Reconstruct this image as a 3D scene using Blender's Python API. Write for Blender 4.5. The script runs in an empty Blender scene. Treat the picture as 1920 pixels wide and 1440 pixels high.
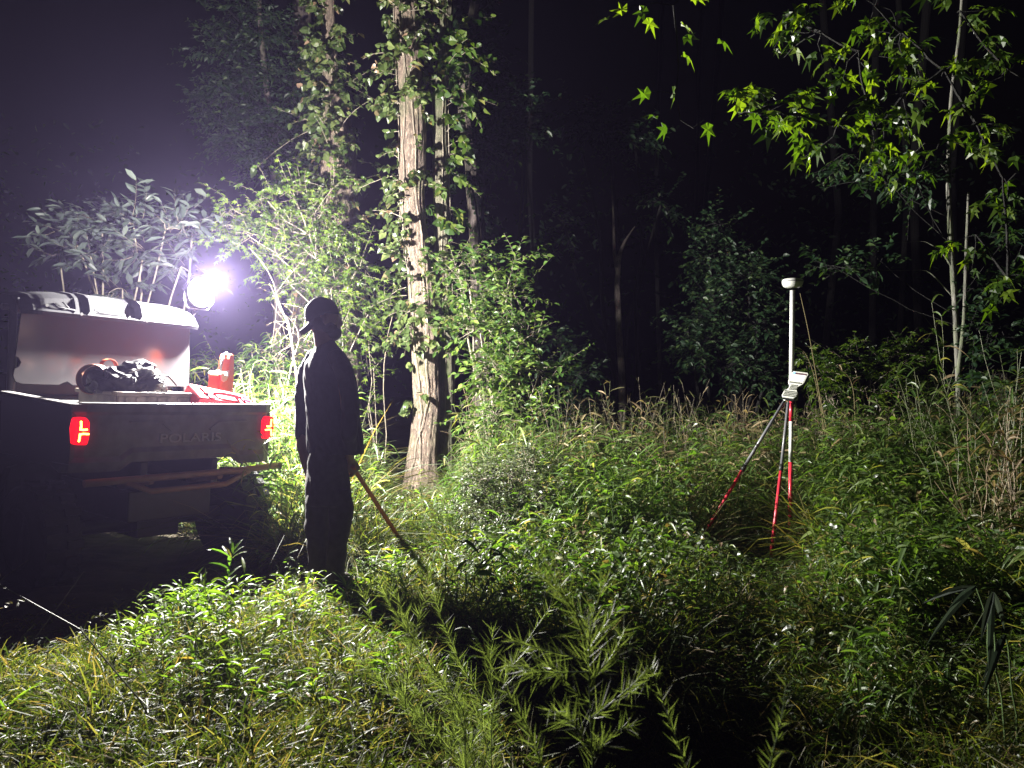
import bpy, bmesh, math, random
import numpy as np
from mathutils import Vector, Matrix, noise

SC = bpy.context.scene
COL = SC.collection
RG = np.random.default_rng(7)
random.seed(7)
R = math.radians

# ------------------------------------------------------------------ camera, sky, exposure
F = 1442.0; CZ = 1.25
cam = bpy.data.objects.new('camera', bpy.data.cameras.new('camera')); COL.objects.link(cam)
cam.location = (0, 0, CZ); cam.rotation_euler = (R(90), 0, 0)
cam.data.sensor_width = 36; cam.data.lens = 36 * F / 1920
cam.data.clip_start = 0.05; cam.data.clip_end = 300
cam.data.dof.use_dof = True; cam.data.dof.focus_distance = 6.0; cam.data.dof.aperture_fstop = 9.0
SC.camera = cam
w = bpy.data.worlds.new('World'); SC.world = w; w.use_nodes = True
nt = w.node_tree; bg = nt.nodes['Background']
sky = nt.nodes.new('ShaderNodeTexSky'); sky.sky_type = 'NISHITA'; sky.sun_disc = False
sky.sun_elevation = R(-4.0); sky.sun_rotation = R(200)
nt.links.new(sky.outputs[0], bg.inputs[0]); bg.inputs[1].default_value = 0.035
SC.view_settings.view_transform = 'Standard'; SC.view_settings.look = 'None'
SC.view_settings.exposure = 0.04; SC.view_settings.gamma = 1.0
LAMP_POWER = 3700.0
cy = SC.cycles
cy.max_bounces = 4; cy.diffuse_bounces = 2; cy.glossy_bounces = 2; cy.transmission_bounces = 3
cy.volume_bounces = 0; cy.transparent_max_bounces = 4; cy.sample_clamp_indirect = 3.0
cy.caustics_reflective = False; cy.caustics_refractive = False
cy.use_denoising = True

# ------------------------------------------------------------------ helpers
def at(px, py, d):
    return np.array([(px - 960) / F * d, d, CZ - (py - 720) / F * d])

def tag(o, label=None, cat=None, group=None, kind=None):
    if label: o['label'] = label
    if cat: o['category'] = cat
    if group: o['group'] = group
    if kind: o['kind'] = kind
    return o

def empty(name, loc=(0, 0, 0), label=None, cat=None, group=None, mat=None):
    o = bpy.data.objects.new(name, None); COL.objects.link(o)
    o.empty_display_size = 0.1
    o.location = loc
    if mat is not None: o.matrix_world = mat
    return tag(o, label, cat, group)

def norm(a):
    return a / np.maximum(np.linalg.norm(a, axis=-1, keepdims=True), 1e-9)

class NM:
    """collects vertex / face arrays, then links them as one mesh object"""
    def __init__(s): s.v = []; s.f = []; s.r = []; s.n = 0
    def add(s, V, faces, rnd=None, m=0):
        V = np.asarray(V, dtype=np.float64).reshape(-1, 3)
        for fa in faces: s.f.append((np.asarray(fa, dtype=np.int64) + s.n, m))
        s.r.append(np.full(len(V), .5) if rnd is None else np.broadcast_to(rnd, (len(V),)).astype(float))
        s.v.append(V); s.n += len(V)
    def build(s, name, mats, parent=None, smooth=False):
        V = np.concatenate(s.v); rn = np.concatenate(s.r)
        if parent is not None:
            bpy.context.view_layer.update()
            M = np.array(parent.matrix_world.inverted())
            V = V @ M[:3, :3].T + M[:3, 3]
        me = bpy.data.meshes.new(name)
        loops = np.concatenate([f.ravel() for f, m in s.f])
        tot = np.concatenate([np.full(len(f), f.shape[1]) for f, m in s.f])
        mi = np.concatenate([np.full(len(f), m) for f, m in s.f])
        st = np.concatenate([[0], np.cumsum(tot)[:-1]])
        me.vertices.add(len(V)); me.vertices.foreach_set('co', V.astype(np.float32).ravel())
        me.loops.add(len(loops)); me.loops.foreach_set('vertex_index', loops.astype(np.int32))
        me.polygons.add(len(tot)); me.polygons.foreach_set('loop_start', st.astype(np.int32))
        me.polygons.foreach_set('material_index', mi.astype(np.int32))
        me.polygons.foreach_set('use_smooth', np.full(len(tot), bool(smooth)))
        a = me.attributes.new('rnd', 'FLOAT', 'POINT'); a.data.foreach_set('value', rn.astype(np.float32))
        me.update(calc_edges=True)
        for m in (mats if isinstance(mats, (list, tuple)) else [mats]): me.materials.append(m)
        o = bpy.data.objects.new(name, me); COL.objects.link(o)
        if parent is not None: o.parent = parent
        return o

# ---- leaf templates: rows of (t along, s across, h up), faces
def T_blade():
    rows = [(0, .35), (.25, .9), (.5, 1.), (.78, .6)]
    v = []
    for t, w_ in rows: v += [(t, -w_, .3 * w_), (t, 0, 0), (t, w_, .3 * w_)]
    v.append((1, 0, 0)); f4 = []
    for i in range(3):
        a = i * 3; f4 += [(a, a + 1, a + 4, a + 3), (a + 1, a + 2, a + 5, a + 4)]
    return np.array(v, float), [np.array(f4), np.array([(9, 10, 12), (10, 11, 12)])]
def T_grass():
    rows = [(0, .8), (.35, 1.), (.7, .7)]
    v = []
    for t, w_ in rows: v += [(t, -w_, 0), (t, w_, 0)]
    v.append((1, 0, 0))
    return np.array(v, float), [np.array([(0, 1, 3, 2), (2, 3, 5, 4)]), np.array([(4, 5, 6)])]
def T_oval():
    v = [(0, 0, 0), (.22, -.75, .28), (.22, 0, 0), (.22, .75, .28), (.6, -.9, .3), (.6, 0, 0), (.6, .9, .3), (1, 0, -.05)]
    return np.array(v, float), [np.array([(1, 2, 5, 4), (2, 3, 6, 5)]), np.array([(0, 2, 1), (0, 3, 2), (4, 5, 7), (5, 6, 7)])]
def T_star():
    tips = [(-118, .40), (-58, .52), (0, .60), (58, .52), (118, .40)]
    vals = [(-158, .26), (-88, .19), (-29, .22), (29, .22), (88, .19), (158, .26)]
    v = [(.42, 0, 0)]
    for a, r in tips: v.append((.42 + r * math.cos(R(a)), r * math.sin(R(a)), -.10 * r))
    for a, r in vals: v.append((.42 + r * math.cos(R(a)), r * math.sin(R(a)), .10))
    v.append((.12, 0, .05))
    f4 = [(0, 6 + i, 1 + i, 7 + i) for i in range(5)] + [(0, 11, 12, 6)]
    return np.array(v, float), [np.array(f4)]
def T_heart():
    v = [(0.1, 0, 0), (0, -.35, .1), (.25, -.62, .2), (.6, -.48, .1), (1, 0, -.1), (.6, .48, .1), (.25, .62, .2), (0, .35, .1), (.45, 0, 0)]
    f4 = [(0, 1, 2, 8), (8, 2, 3, 4), (8, 4, 5, 6), (0, 8, 6, 7)]
    return np.array(v, float), [np.array(f4)]
def T_needle():
    return np.array([(0, -1, 0), (0, 1, 0), (.5, 1, .3), (.5, -1, .3), (1, 0, 0)], float), [np.array([(0, 1, 2, 3)]), np.array([(3, 2, 4)])]
TM = dict(blade=T_blade(), grass=T_grass(), oval=T_oval(), star=T_star(), heart=T_heart(), needle=T_needle())

def leaves(nm, kind, P, D, U, L, W, droop=0.0, rnd=None, m=0, curl=0.0):
    T, FS = TM[kind]; n = len(P); k = len(T)
    if n == 0: return
    P = np.asarray(P, float); D = norm(np.asarray(D, float)); U = np.asarray(U, float)
    L = np.broadcast_to(L, (n,)); W = np.broadcast_to(W, (n,)); droop = np.broadcast_to(droop, (n,))
    S = norm(np.cross(D, U)); N = np.cross(S, D)
    t, s_, h = T[:, 0], T[:, 1], T[:, 2]
    V = (P[:, None] + D[:, None] * (L[:, None] * t)[..., None] + S[:, None] * (W[:, None] * s_)[..., None]
         + N[:, None] * (W[:, None] * h)[..., None])
    V[..., 2] -= (droop * L)[:, None] * t ** 2
    tw = (RG.random(n) - .5) * curl * 2
    V += N[:, None] * ((tw * W)[:, None] * s_ * t)[..., None]
    off = (np.arange(n) * k)
    if rnd is None: rnd = RG.random(n)
    nm.add(V, [(F_[None] + off[:, None, None]).reshape(-1, F_.shape[1]) for F_ in FS], np.repeat(rnd, k), m)

def tubes(nm, pts, rad, sides=4, rnd=None, m=0, cap=False):
    pts = np.asarray(pts, float)
    if pts.ndim == 2: pts = pts[None]
    n, k, _ = pts.shape
    rad = np.broadcast_to(np.asarray(rad, float), (n, k))
    tan = norm(np.gradient(pts, axis=1))
    ref = np.zeros_like(tan); ref[..., 0] = 1.0
    vert = np.abs(tan[..., 0]) > .9
    ref[vert] = (0, 1, 0)
    a = norm(np.cross(tan, ref)); b = np.cross(tan, a)
    th = np.arange(sides) * 2 * math.pi / sides
    V = pts[:, :, None] + (a[:, :, None] * np.cos(th)[:, None] + b[:, :, None] * np.sin(th)[:, None]) * rad[:, :, None, None]
    i = np.arange(k - 1)[:, None] * sides; j = np.arange(sides)[None]
    j2 = (j + 1) % sides
    q = np.stack([i + j, i + j2, i + sides + j2, i + sides + j], -1).reshape(-1, 4)
    fs = [(q[None] + (np.arange(n) * k * sides)[:, None, None]).reshape(-1, 4)]
    if cap:
        for e in (0, k - 1):
            fs.append(np.arange(sides)[None] + e * sides + (np.arange(n) * k * sides)[:, None])
    nm.add(V, fs, None if rnd is None else np.repeat(rnd, k * sides), m)

def rand_dir(n, zb=0.0, zs=1.0):
    v = RG.normal(size=(n, 3)); v[:, 2] = v[:, 2] * zs + zb
    return norm(v)

def sprays(nl, ns, O, D, L, m, kind, lL, lW, grav=.25, spread=.85, stem=.003, droop=.25, upn=1.0, lv=.35, flat=True, petiole=.0):
    """n twigs starting at O heading D, each carrying m leaves left and right of it"""
    n = len(O); D = norm(D); L = np.broadcast_to(L, (n,))
    up = np.array([0, 0, 1.0])
    tt = np.linspace(0, 1, 5)
    bend = RG.normal(size=(n, 3)) * .18
    def curve(t):
        c = O[:, None] + D[:, None] * (L[:, None] * t)[..., None] + bend[:, None] * (L[:, None] * t ** 2)[..., None]
        c[..., 2] -= grav * L[:, None] * t ** 2
        return c
    if ns is not None:
        tubes(ns, curve(np.broadcast_to(tt, (n, 5))), np.broadcast_to(np.linspace(stem, stem * .35, 5), (n, 5)), 3)
    tl = (np.arange(m) + .6) / m
    tl = np.clip(tl[None] * .85 + .15 + RG.normal(size=(n, m)) * .03, .05, 1)
    P = curve(tl)
    side = norm(np.cross(D, np.broadcast_to(up, D.shape)) + 1e-6)
    sg = np.where((np.arange(m) % 2) == 0, 1.0, -1.0)[None, :, None]
    up2 = norm(np.cross(side, D))
    vert = 0 if flat else 1
    ld = D[:, None] * (.55) + side[:, None] * sg * spread + up2[:, None] * RG.normal(size=(n, m, 1)) * (.25 + .6 * vert) + RG.normal(size=(n, m, 3)) * .22
    ld = norm(ld)
    u = norm(up * upn + RG.normal(size=(n, m, 3)) * .45)
    ll = lL * (1 + RG.normal(size=(n, m)) * lv * .6).clip(.35, 1.6) * (1.05 - .3 * np.abs(tl - .45))
    P = P + ld * petiole
    leaves(nl, kind, P.reshape(-1, 3), ld.reshape(-1, 3), u.reshape(-1, 3), ll.ravel(), (ll * (lW / lL)).ravel(), droop, curl=.8)

def blob(n, c, r):
    v = RG.normal(size=(n, 3)); v = norm(v) * (RG.random((n, 1)) ** .45)
    return np.asarray(c) + v * np.asarray(r), v

def limb(ns, a, b, r0, r1, sag=.1, k=9, sides=6, wob=.04):
    a = np.asarray(a, float); b = np.asarray(b, float); t = np.linspace(0, 1, k)
    p = a + (b - a) * t[:, None]
    L = np.linalg.norm(b - a)
    p[:, 2] += sag * L * np.sin(t * math.pi)
    wv = np.cumsum(RG.normal(size=(k, 3)) * wob * L / k ** .5, 0); wv -= wv[:1]
    p += wv * t[:, None] * (1 - t[:, None]) * 2
    tubes(ns, p, np.linspace(r0, r1, k), sides)
    return p

# ------------------------------------------------------------------ materials
def mat(name):
    m = bpy.data.materials.new(name); m.use_nodes = True
    return m, m.node_tree, m.node_tree.nodes['Principled BSDF']
def plain(name, c, rough=.5, metal=0.0, bump=0.0, scale=60, spec=.5, emit=None, es=0, coat=0, var=.0):
    m, nt, b = mat(name)
    b.inputs['Base Color'].default_value = (*c, 1); b.inputs['Roughness'].default_value = rough
    b.inputs['Metallic'].default_value = metal; b.inputs['Specular IOR Level'].default_value = spec
    b.inputs['Coat Weight'].default_value = coat
    if emit: b.inputs['Emission Color'].default_value = (*emit, 1); b.inputs['Emission Strength'].default_value = es
    if bump or var:
        tc = nt.nodes.new('ShaderNodeTexCoord')
        n = nt.nodes.new('ShaderNodeTexNoise'); n.inputs['Scale'].default_value = scale; n.inputs['Detail'].default_value = 6
        nt.links.new(tc.outputs['Object'], n.inputs['Vector'])
        if bump:
            bp = nt.nodes.new('ShaderNodeBump'); bp.inputs['Strength'].default_value = bump; bp.inputs['Distance'].default_value = .01
            nt.links.new(n.outputs[0], bp.inputs['Height']); nt.links.new(bp.outputs[0], b.inputs['Normal'])
        if var:
            cr = nt.nodes.new('ShaderNodeValToRGB'); cr.color_ramp.elements[0].position = .3; cr.color_ramp.elements[1].position = .7
            cr.color_ramp.elements[0].color = (*[x * (1 - var) for x in c], 1); cr.color_ramp.elements[1].color = (*[min(1, x * (1 + var)) for x in c], 1)
            n2 = nt.nodes.new('ShaderNodeTexNoise'); n2.inputs['Scale'].default_value = scale * .15; n2.inputs['Detail'].default_value = 8
            nt.links.new(tc.outputs['Object'], n2.inputs['Vector'])
            nt.links.new(n2.outputs[0], cr.inputs[0]); nt.links.new(cr.outputs[0], b.inputs['Base Color'])
    return m
def leafmat(name, cols, rough=.42, trans=.35, tcol=(1.35, 1.5, .55), spec=.5):
    m, nt, b = mat(name)
    at_ = nt.nodes.new('ShaderNodeAttribute'); at_.attribute_name = 'rnd'
    cr = nt.nodes.new('ShaderNodeValToRGB'); el = cr.color_ramp.elements
    for i, (p, c) in enumerate(cols):
        e = el[i] if i < 2 else el.new(p)
        e.position = p; e.color = (*c, 1)
    nt.links.new(at_.outputs['Fac'], cr.inputs[0])
    b.inputs['Roughness'].default_value = rough; b.inputs['Specular IOR Level'].default_value = spec
    nt.links.new(cr.outputs[0], b.inputs['Base Color'])
    mul = nt.nodes.new('ShaderNodeMix'); mul.data_type = 'RGBA'; mul.blend_type = 'MULTIPLY'; mul.inputs[0].default_value = 1; mul.clamp_result = False
    nt.links.new(cr.outputs[0], mul.inputs[6]); mul.inputs[7].default_value = (*[c * 1.6 for c in tcol], 1)
    tr = nt.nodes.new('ShaderNodeBsdfTranslucent'); nt.links.new(mul.outputs[2], tr.inputs[0])
    mx = nt.nodes.new('ShaderNodeMixShader'); mx.inputs[0].default_value = trans
    nt.links.new(b.outputs[0], mx.inputs[1]); nt.links.new(tr.outputs[0], mx.inputs[2])
    nt.links.new(mx.outputs[0], nt.nodes['Material Output'].inputs[0])
    return m
def barkmat(name, c1, c2, scale=7, bump=.8, moss=.0, crack=.5):
    m, nt, b = mat(name)
    tc = nt.nodes.new('ShaderNodeTexCoord'); mp = nt.nodes.new('ShaderNodeMapping'); mp.inputs['Scale'].default_value = (1, 1, .22)
    nt.links.new(tc.outputs['Object'], mp.inputs[0])
    n1 = nt.nodes.new('ShaderNodeTexNoise'); n1.inputs['Scale'].default_value = scale * 6; n1.inputs['Detail'].default_value = 9; n1.inputs['Roughness'].default_value = .7
    vo = nt.nodes.new('ShaderNodeTexVoronoi'); vo.inputs['Scale'].default_value = scale * 5; vo.feature = 'DISTANCE_TO_EDGE'
    nt.links.new(mp.outputs[0], n1.inputs['Vector'])
    mxv = nt.nodes.new('ShaderNodeMix'); mxv.data_type = 'VECTOR'; mxv.inputs[0].default_value = .12
    nt.links.new(mp.outputs[0], mxv.inputs[4]); nt.links.new(n1.outputs['Color'], mxv.inputs[5]); nt.links.new(mxv.outputs[1], vo.inputs['Vector'])
    cr = nt.nodes.new('ShaderNodeValToRGB'); cr.color_ramp.elements[0].position = .3; cr.color_ramp.elements[1].position = .72
    cr.color_ramp.elements[0].color = (*c1, 1); cr.color_ramp.elements[1].color = (*c2, 1)
    nt.links.new(n1.outputs[0], cr.inputs[0])
    last = cr.outputs[0]
    ck = nt.nodes.new('ShaderNodeMapRange'); ck.inputs[1].default_value = 0; ck.inputs[2].default_value = .12; ck.inputs[3].default_value = 1 - crack; ck.inputs[4].default_value = 1
    nt.links.new(vo.outputs['Distance'], ck.inputs[0])
    cm = nt.nodes.new('ShaderNodeMix'); cm.data_type = 'RGBA'; cm.blend_type = 'MULTIPLY'; cm.inputs[0].default_value = 1
    nt.links.new(last, cm.inputs[6]); nt.links.new(ck.outputs[0], cm.inputs[7]); last = cm.outputs[2]
    if moss:
        n3 = nt.nodes.new('ShaderNodeTexNoise'); n3.inputs['Scale'].default_value = 3.5; n3.inputs['Detail'].default_value = 5
        nt.links.new(tc.outputs['Object'], n3.inputs['Vector'])
        c3 = nt.nodes.new('ShaderNodeValToRGB'); c3.color_ramp.elements[0].position = .48; c3.color_ramp.elements[1].position = .62
        c3.color_ramp.elements[1].color = (moss, moss, moss, 1); nt.links.new(n3.outputs[0], c3.inputs[0])
        mm = nt.nodes.new('ShaderNodeMix'); mm.data_type = 'RGBA'; nt.links.new(c3.outputs[0], mm.inputs[0]); nt.links.new(last, mm.inputs[6]); mm.inputs[7].default_value = (.10, .13, .05, 1)
        last = mm.outputs[2]
    nt.links.new(last, b.inputs['Base Color']); b.inputs['Roughness'].default_value = .85
    ad = nt.nodes.new('ShaderNodeMath'); ad.operation = 'MULTIPLY_ADD'; ad.inputs[1].default_value = 1.4
    mn = nt.nodes.new('ShaderNodeMath'); mn.operation = 'MINIMUM'; mn.inputs[1].default_value = .25
    nt.links.new(vo.outputs['Distance'], mn.inputs[0]); nt.links.new(mn.outputs[0], ad.inputs[0]); nt.links.new(n1.outputs[0], ad.inputs[2])
    bp = nt.nodes.new('ShaderNodeBump'); bp.inputs['Strength'].default_value = bump; bp.inputs['Distance'].default_value = .02
    nt.links.new(ad.outputs[0], bp.inputs['Height']); nt.links.new(bp.outputs[0], b.inputs['Normal'])
    return m

M = {}
M['grass'] = leafmat('grass', [(0, (.016, .026, .007)), (.45, (.042, .060, .012)), (.7, (.085, .092, .02)), (.86, (.17, .14, .055)), (1, (.17, .10, .05))], .5, .4, spec=.35)
M['cane'] = leafmat('cane', [(0, (.026, .056, .012)), (.5, (.07, .12, .026)), (.82, (.12, .16, .038)), (.92, (.22, .19, .09)), (1, (.26, .18, .10))], .42, .4)
M['drycane'] = leafmat('dry_cane', [(0, (.06, .07, .025)), (.35, (.10, .10, .04)), (.6, (.22, .17, .09)), (.9, (.26, .19, .11)), (1, (.15, .09, .05))], .55, .3, (1.1, 1.1, .7))
M['weed'] = leafmat('weed', [(0, (.022, .050, .010)), (.6, (.055, .10, .016)), (.92, (.11, .15, .026)), (1, (.2, .17, .05))], .45, .45, spec=.4)
M['sprout'] = leafmat('sprout', [(0, (.04, .08, .012)), (.6, (.09, .14, .02)), (.95, (.15, .19, .03)), (1, (.25, .15, .05))], .45, .5, spec=.4)
M['cover'] = leafmat('cover', [(0, (.018, .030, .010)), (.55, (.04, .056, .018)), (.85, (.07, .085, .028)), (.95, (.14, .10, .05)), (1, (.10, .06, .03))], .4, .3, spec=.5)
M['ivy'] = leafmat('ivy', [(0, (.035, .06, .015)), (.55, (.07, .10, .03)), (.9, (.12, .15, .05)), (.97, (.2, .13, .08)), (1, (.26, .17, .12))], .38, .35)
M['maple'] = leafmat('maple', [(0, (.05, .09, .012)), (.6, (.09, .15, .018)), (1, (.16, .21, .03))], .42, .42)
M['gum'] = leafmat('gum', [(0, (.015, .035, .006)), (.5, (.04, .08, .008)), (.95, (.10, .15, .015)), (1, (.12, .17, .02))], .35, .5, (1.5, 1.5, .35))
M['shrub'] = leafmat('shrub', [(0, (.03, .07, .016)), (.6, (.075, .13, .025)), (.95, (.14, .19, .04)), (1, (.2, .2, .08))], .36, .32)
M['magnolia'] = leafmat('magnolia', [(0, (.03, .042, .034)), (.6, (.05, .065, .055)), (1, (.08, .095, .08))], .45, .2, (1, 1.1, .8), spec=.4)
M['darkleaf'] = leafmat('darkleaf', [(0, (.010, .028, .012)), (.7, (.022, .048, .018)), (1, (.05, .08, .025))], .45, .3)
M['paleshrub'] = leafmat('paleshrub', [(0, (.05, .07, .04)), (.6, (.09, .11, .06)), (1, (.15, .16, .10))], .4, .3, (1.1, 1.2, .7))
M['fennel'] = leafmat('fennel', [(0, (.08, .10, .035)), (.6, (.14, .165, .055)), (1, (.21, .23, .09))], .5, .4, (1.2, 1.4, .6))
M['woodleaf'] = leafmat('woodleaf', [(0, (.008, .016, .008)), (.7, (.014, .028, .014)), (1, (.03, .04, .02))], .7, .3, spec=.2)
M['bark_dark'] = barkmat('bark_dark', (.006, .005, .005), (.022, .02, .018), 6, .9)
M['stem'] = plain('stem', (.10, .11, .05), .6, var=.4, scale=80)
M['greenstem'] = plain('green_stem', (.06, .10, .03), .5, var=.3, scale=80)
M['twig'] = plain('twig', (.20, .17, .13), .7, bump=.4, var=.4, scale=90)
M['bark_main'] = barkmat('bark_main', (.09, .065, .05), (.47, .35, .27), 7, 1.0, moss=.4, crack=.75)
M['bark_moss'] = barkmat('bark_moss', (.09, .08, .05), (.30, .27, .19), 8, 1.0, moss=.8)
M['bark_far'] = barkmat('bark_far', (.09, .07, .07), (.30, .24, .22), 6, .9, moss=.3)
M['bark_pale'] = barkmat('bark_pale', (.04, .04, .035), (.27, .26, .22), 3, .5, moss=.6)

# ------------------------------------------------------------------ hard-surface helpers (local coordinates of the parent)
def obj(name, bm, m, parent=None, bevel=0, smooth=False, seg=2):
    bmesh.ops.recalc_face_normals(bm, faces=bm.faces)
    me = bpy.data.meshes.new(name); bm.to_mesh(me); bm.free()
    for x in (m if isinstance(m, (list, tuple)) else [m]): me.materials.append(x)
    if smooth:
        me.polygons.foreach_set('use_smooth', [True] * len(me.polygons))
    o = bpy.data.objects.new(name, me); COL.objects.link(o)
    if parent is not None: o.parent = parent
    if bevel:
        b = o.modifiers.new('bevel', 'BEVEL'); b.width = bevel; b.segments = seg; b.limit_method = 'ANGLE'; b.angle_limit = R(35)
    return o
def box(bm, x0, x1, y0, y1, z0, z1, mtx=None, mi=0):
    vs = [bm.verts.new(p) for p in [(x0, y0, z0), (x1, y0, z0), (x1, y1, z0), (x0, y1, z0), (x0, y0, z1), (x1, y0, z1), (x1, y1, z1), (x0, y1, z1)]]
    if mtx: 
        for v in vs: v.co = mtx @ v.co
    for f in [(0, 3, 2, 1), (4, 5, 6, 7), (0, 1, 5, 4), (1, 2, 6, 5), (2, 3, 7, 6), (3, 0, 4, 7)]:
        fc = bm.faces.new([vs[i] for i in f]); fc.material_index = mi
def tube(bm, pts, r, sides=10, mi=0):
    pts = [Vector(p) for p in pts]; rs = r if isinstance(r, (list, tuple)) else [r] * len(pts)
    rings = []; a = None
    for i, p in enumerate(pts):
        d = (pts[min(i + 1, len(pts) - 1)] - pts[max(i - 1, 0)]).normalized()
        if a is None: a = d.orthogonal().normalized()
        else: a = (a - d * a.dot(d)).normalized()
        b = d.cross(a)
        rings.append([bm.verts.new(p + (a * math.cos(2 * math.pi * k / sides) + b * math.sin(2 * math.pi * k / sides)) * rs[i]) for k in range(sides)])
    for i in range(len(rings) - 1):
        for k in range(sides):
            f = bm.faces.new([rings[i][k], rings[i][(k + 1) % sides], rings[i + 1][(k + 1) % sides], rings[i + 1][k]]); f.smooth = True; f.material_index = mi
    bm.faces.new(rings[0][::-1]).material_index = mi; bm.faces.new(rings[-1]).material_index = mi
def prism(bm, poly, axis, d0, d1, mi=0):
    def P(u, v, d): return {'x': (d, u, v), 'y': (u, d, v), 'z': (u, v, d)}[axis]
    a = [bm.verts.new(P(u, v, d0)) for u, v in poly]; b = [bm.verts.new(P(u, v, d1)) for u, v in poly]
    n = len(poly)
    bm.faces.new(a[::-1]).material_index = mi; bm.faces.new(b).material_index = mi
    for i in range(n): bm.faces.new([a[i], a[(i + 1) % n], b[(i + 1) % n], b[i]]).material_index = mi
def lathe(bm, prof, axis='z', c=(0, 0, 0), seg=28, mi=0, smooth=True):
    c = Vector(c); rings = []
    for r, h in prof:
        ring = []
        for k in range(seg):
            a = 2 * math.pi * k / seg; x, y = r * math.cos(a), r * math.sin(a)
            ring.append(bm.verts.new(c + Vector({'z': (x, y, h), 'x': (h, x, y), 'y': (x, h, y)}[axis])))
        rings.append(ring)
    for i in range(len(rings) - 1):
        for k in range(seg):
            f = bm.faces.new([rings[i][k], rings[i][(k + 1) % seg], rings[i + 1][(k + 1) % seg], rings[i + 1][k]]); f.smooth = smooth; f.material_index = mi
    bm.faces.new(rings[0][::-1]).material_index = mi; bm.faces.new(rings[-1]).material_index = mi
def B(): return bmesh.new()

# ------------------------------------------------------------------ ground
def gz(x, y):
    return -.50 * np.exp(-((x - .85) / .75) ** 2 - ((y - 2.7) / .70) ** 2) + .05 * np.sin(x * .9 + 1.3) * np.cos(y * .7) + .02 * np.sin(x * 3.1 + y * 2.3) - .02  # first term: hollow made wider and deeper to darken the lower right
def ground():
    m, nt, b = mat('soil')
    tc = nt.nodes.new('ShaderNodeTexCoord')
    n1 = nt.nodes.new('ShaderNodeTexNoise'); n1.inputs['Scale'].default_value = 4; n1.inputs['Detail'].default_value = 12; n1.inputs['Roughness'].default_value = .75
    cr = nt.nodes.new('ShaderNodeValToRGB'); cr.color_ramp.elements[0].position = .35; cr.color_ramp.elements[1].position = .7
    cr.color_ramp.elements[0].color = (.018, .016, .010, 1); cr.color_ramp.elements[1].color = (.07, .055, .03, 1)
    bp = nt.nodes.new('ShaderNodeBump'); bp.inputs['Distance'].default_value = .05; bp.inputs['Strength'].default_value = .9
    nt.links.new(tc.outputs['Object'], n1.inputs['Vector']); nt.links.new(n1.outputs[0], cr.inputs[0]); nt.links.new(cr.outputs[0], b.inputs['Base Color'])
    nt.links.new(n1.outputs[0], bp.inputs['Height']); nt.links.new(bp.outputs[0], b.inputs['Normal']); b.inputs['Roughness'].default_value = .9
    s = np.linspace(-1, 1, 181); g = s * 8 + s ** 3 * 60
    X, Y = np.meshgrid(g, g + 6, indexing='ij')
    Z = gz(X, Y) + .012 * RG.normal(size=X.shape)
    V = np.stack([X, Y, Z], -1).reshape(-1, 3); n = len(s)
    i, j = np.meshgrid(np.arange(n - 1), np.arange(n - 1), indexing='ij'); a = (i * n + j).ravel()
    nm = NM(); nm.add(V, [np.stack([a, a + n, a + n + 1, a + 1], -1)])
    tag(nm.build('ground', m, smooth=True), kind='structure')
ground()

# ------------------------------------------------------------------ utility vehicle
M['body'] = plain('body_plastic', (.12, .105, .12), .5, bump=.15, scale=60, var=.3)
M['bed_in'] = plain('bed_plastic', (.06, .06, .06), .55, bump=.2, scale=120)
M['frame_steel'] = plain('black_steel', (.03, .027, .028), .45, bump=.1, var=.2)
M['bumper'] = plain('bumper_steel', (.30, .16, .13), .45, bump=.1, var=.2)  # reddish light from the tail lights is put into this base colour
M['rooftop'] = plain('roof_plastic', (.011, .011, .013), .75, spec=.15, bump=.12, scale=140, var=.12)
M['groove'] = plain('groove', (.02, .02, .02), .8)
M['rimlip'] = plain('bed_lip', (.16, .155, .15), .4, bump=.1)
M['tyre'] = plain('tyre_rubber', (.02, .02, .02), .8, bump=.5, scale=50)
M['red_lens'] = plain('red_lens', (.45, .0, .0), .25, emit=(1, .0, .008), es=1.7)
M['led_strip'] = plain('led_strip', (1, .5, .1), .3, emit=(1, .42, .05), es=16)
M['letter'] = plain('lettering', (.22, .205, .22), .35)
M['seat'] = plain('seat', (.03, .03, .03), .6)
m, nt_, b_ = mat('rear_screen_plastic')
b_.inputs['Base Color'].default_value = (.034, .032, .034, 1); b_.inputs['Roughness'].default_value = .3; b_.inputs['Specular IOR Level'].default_value = .5
b_.inputs['Coat Weight'].default_value = .0; b_.inputs['Coat Roughness'].default_value = .12
tc_ = nt_.nodes.new('ShaderNodeTexCoord'); n_ = nt_.nodes.new('ShaderNodeTexNoise'); n_.inputs['Scale'].default_value = 9; n_.inputs['Detail'].default_value = 8
nt_.links.new(tc_.outputs['Object'], n_.inputs['Vector'])
mr_ = nt_.nodes.new('ShaderNodeMapRange'); mr_.inputs[3].default_value = .10; mr_.inputs[4].default_value = .26
nt_.links.new(n_.outputs[0], mr_.inputs[0]); nt_.links.new(mr_.outputs[0], b_.inputs['Roughness'])
M['screen_panel'] = m

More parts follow.
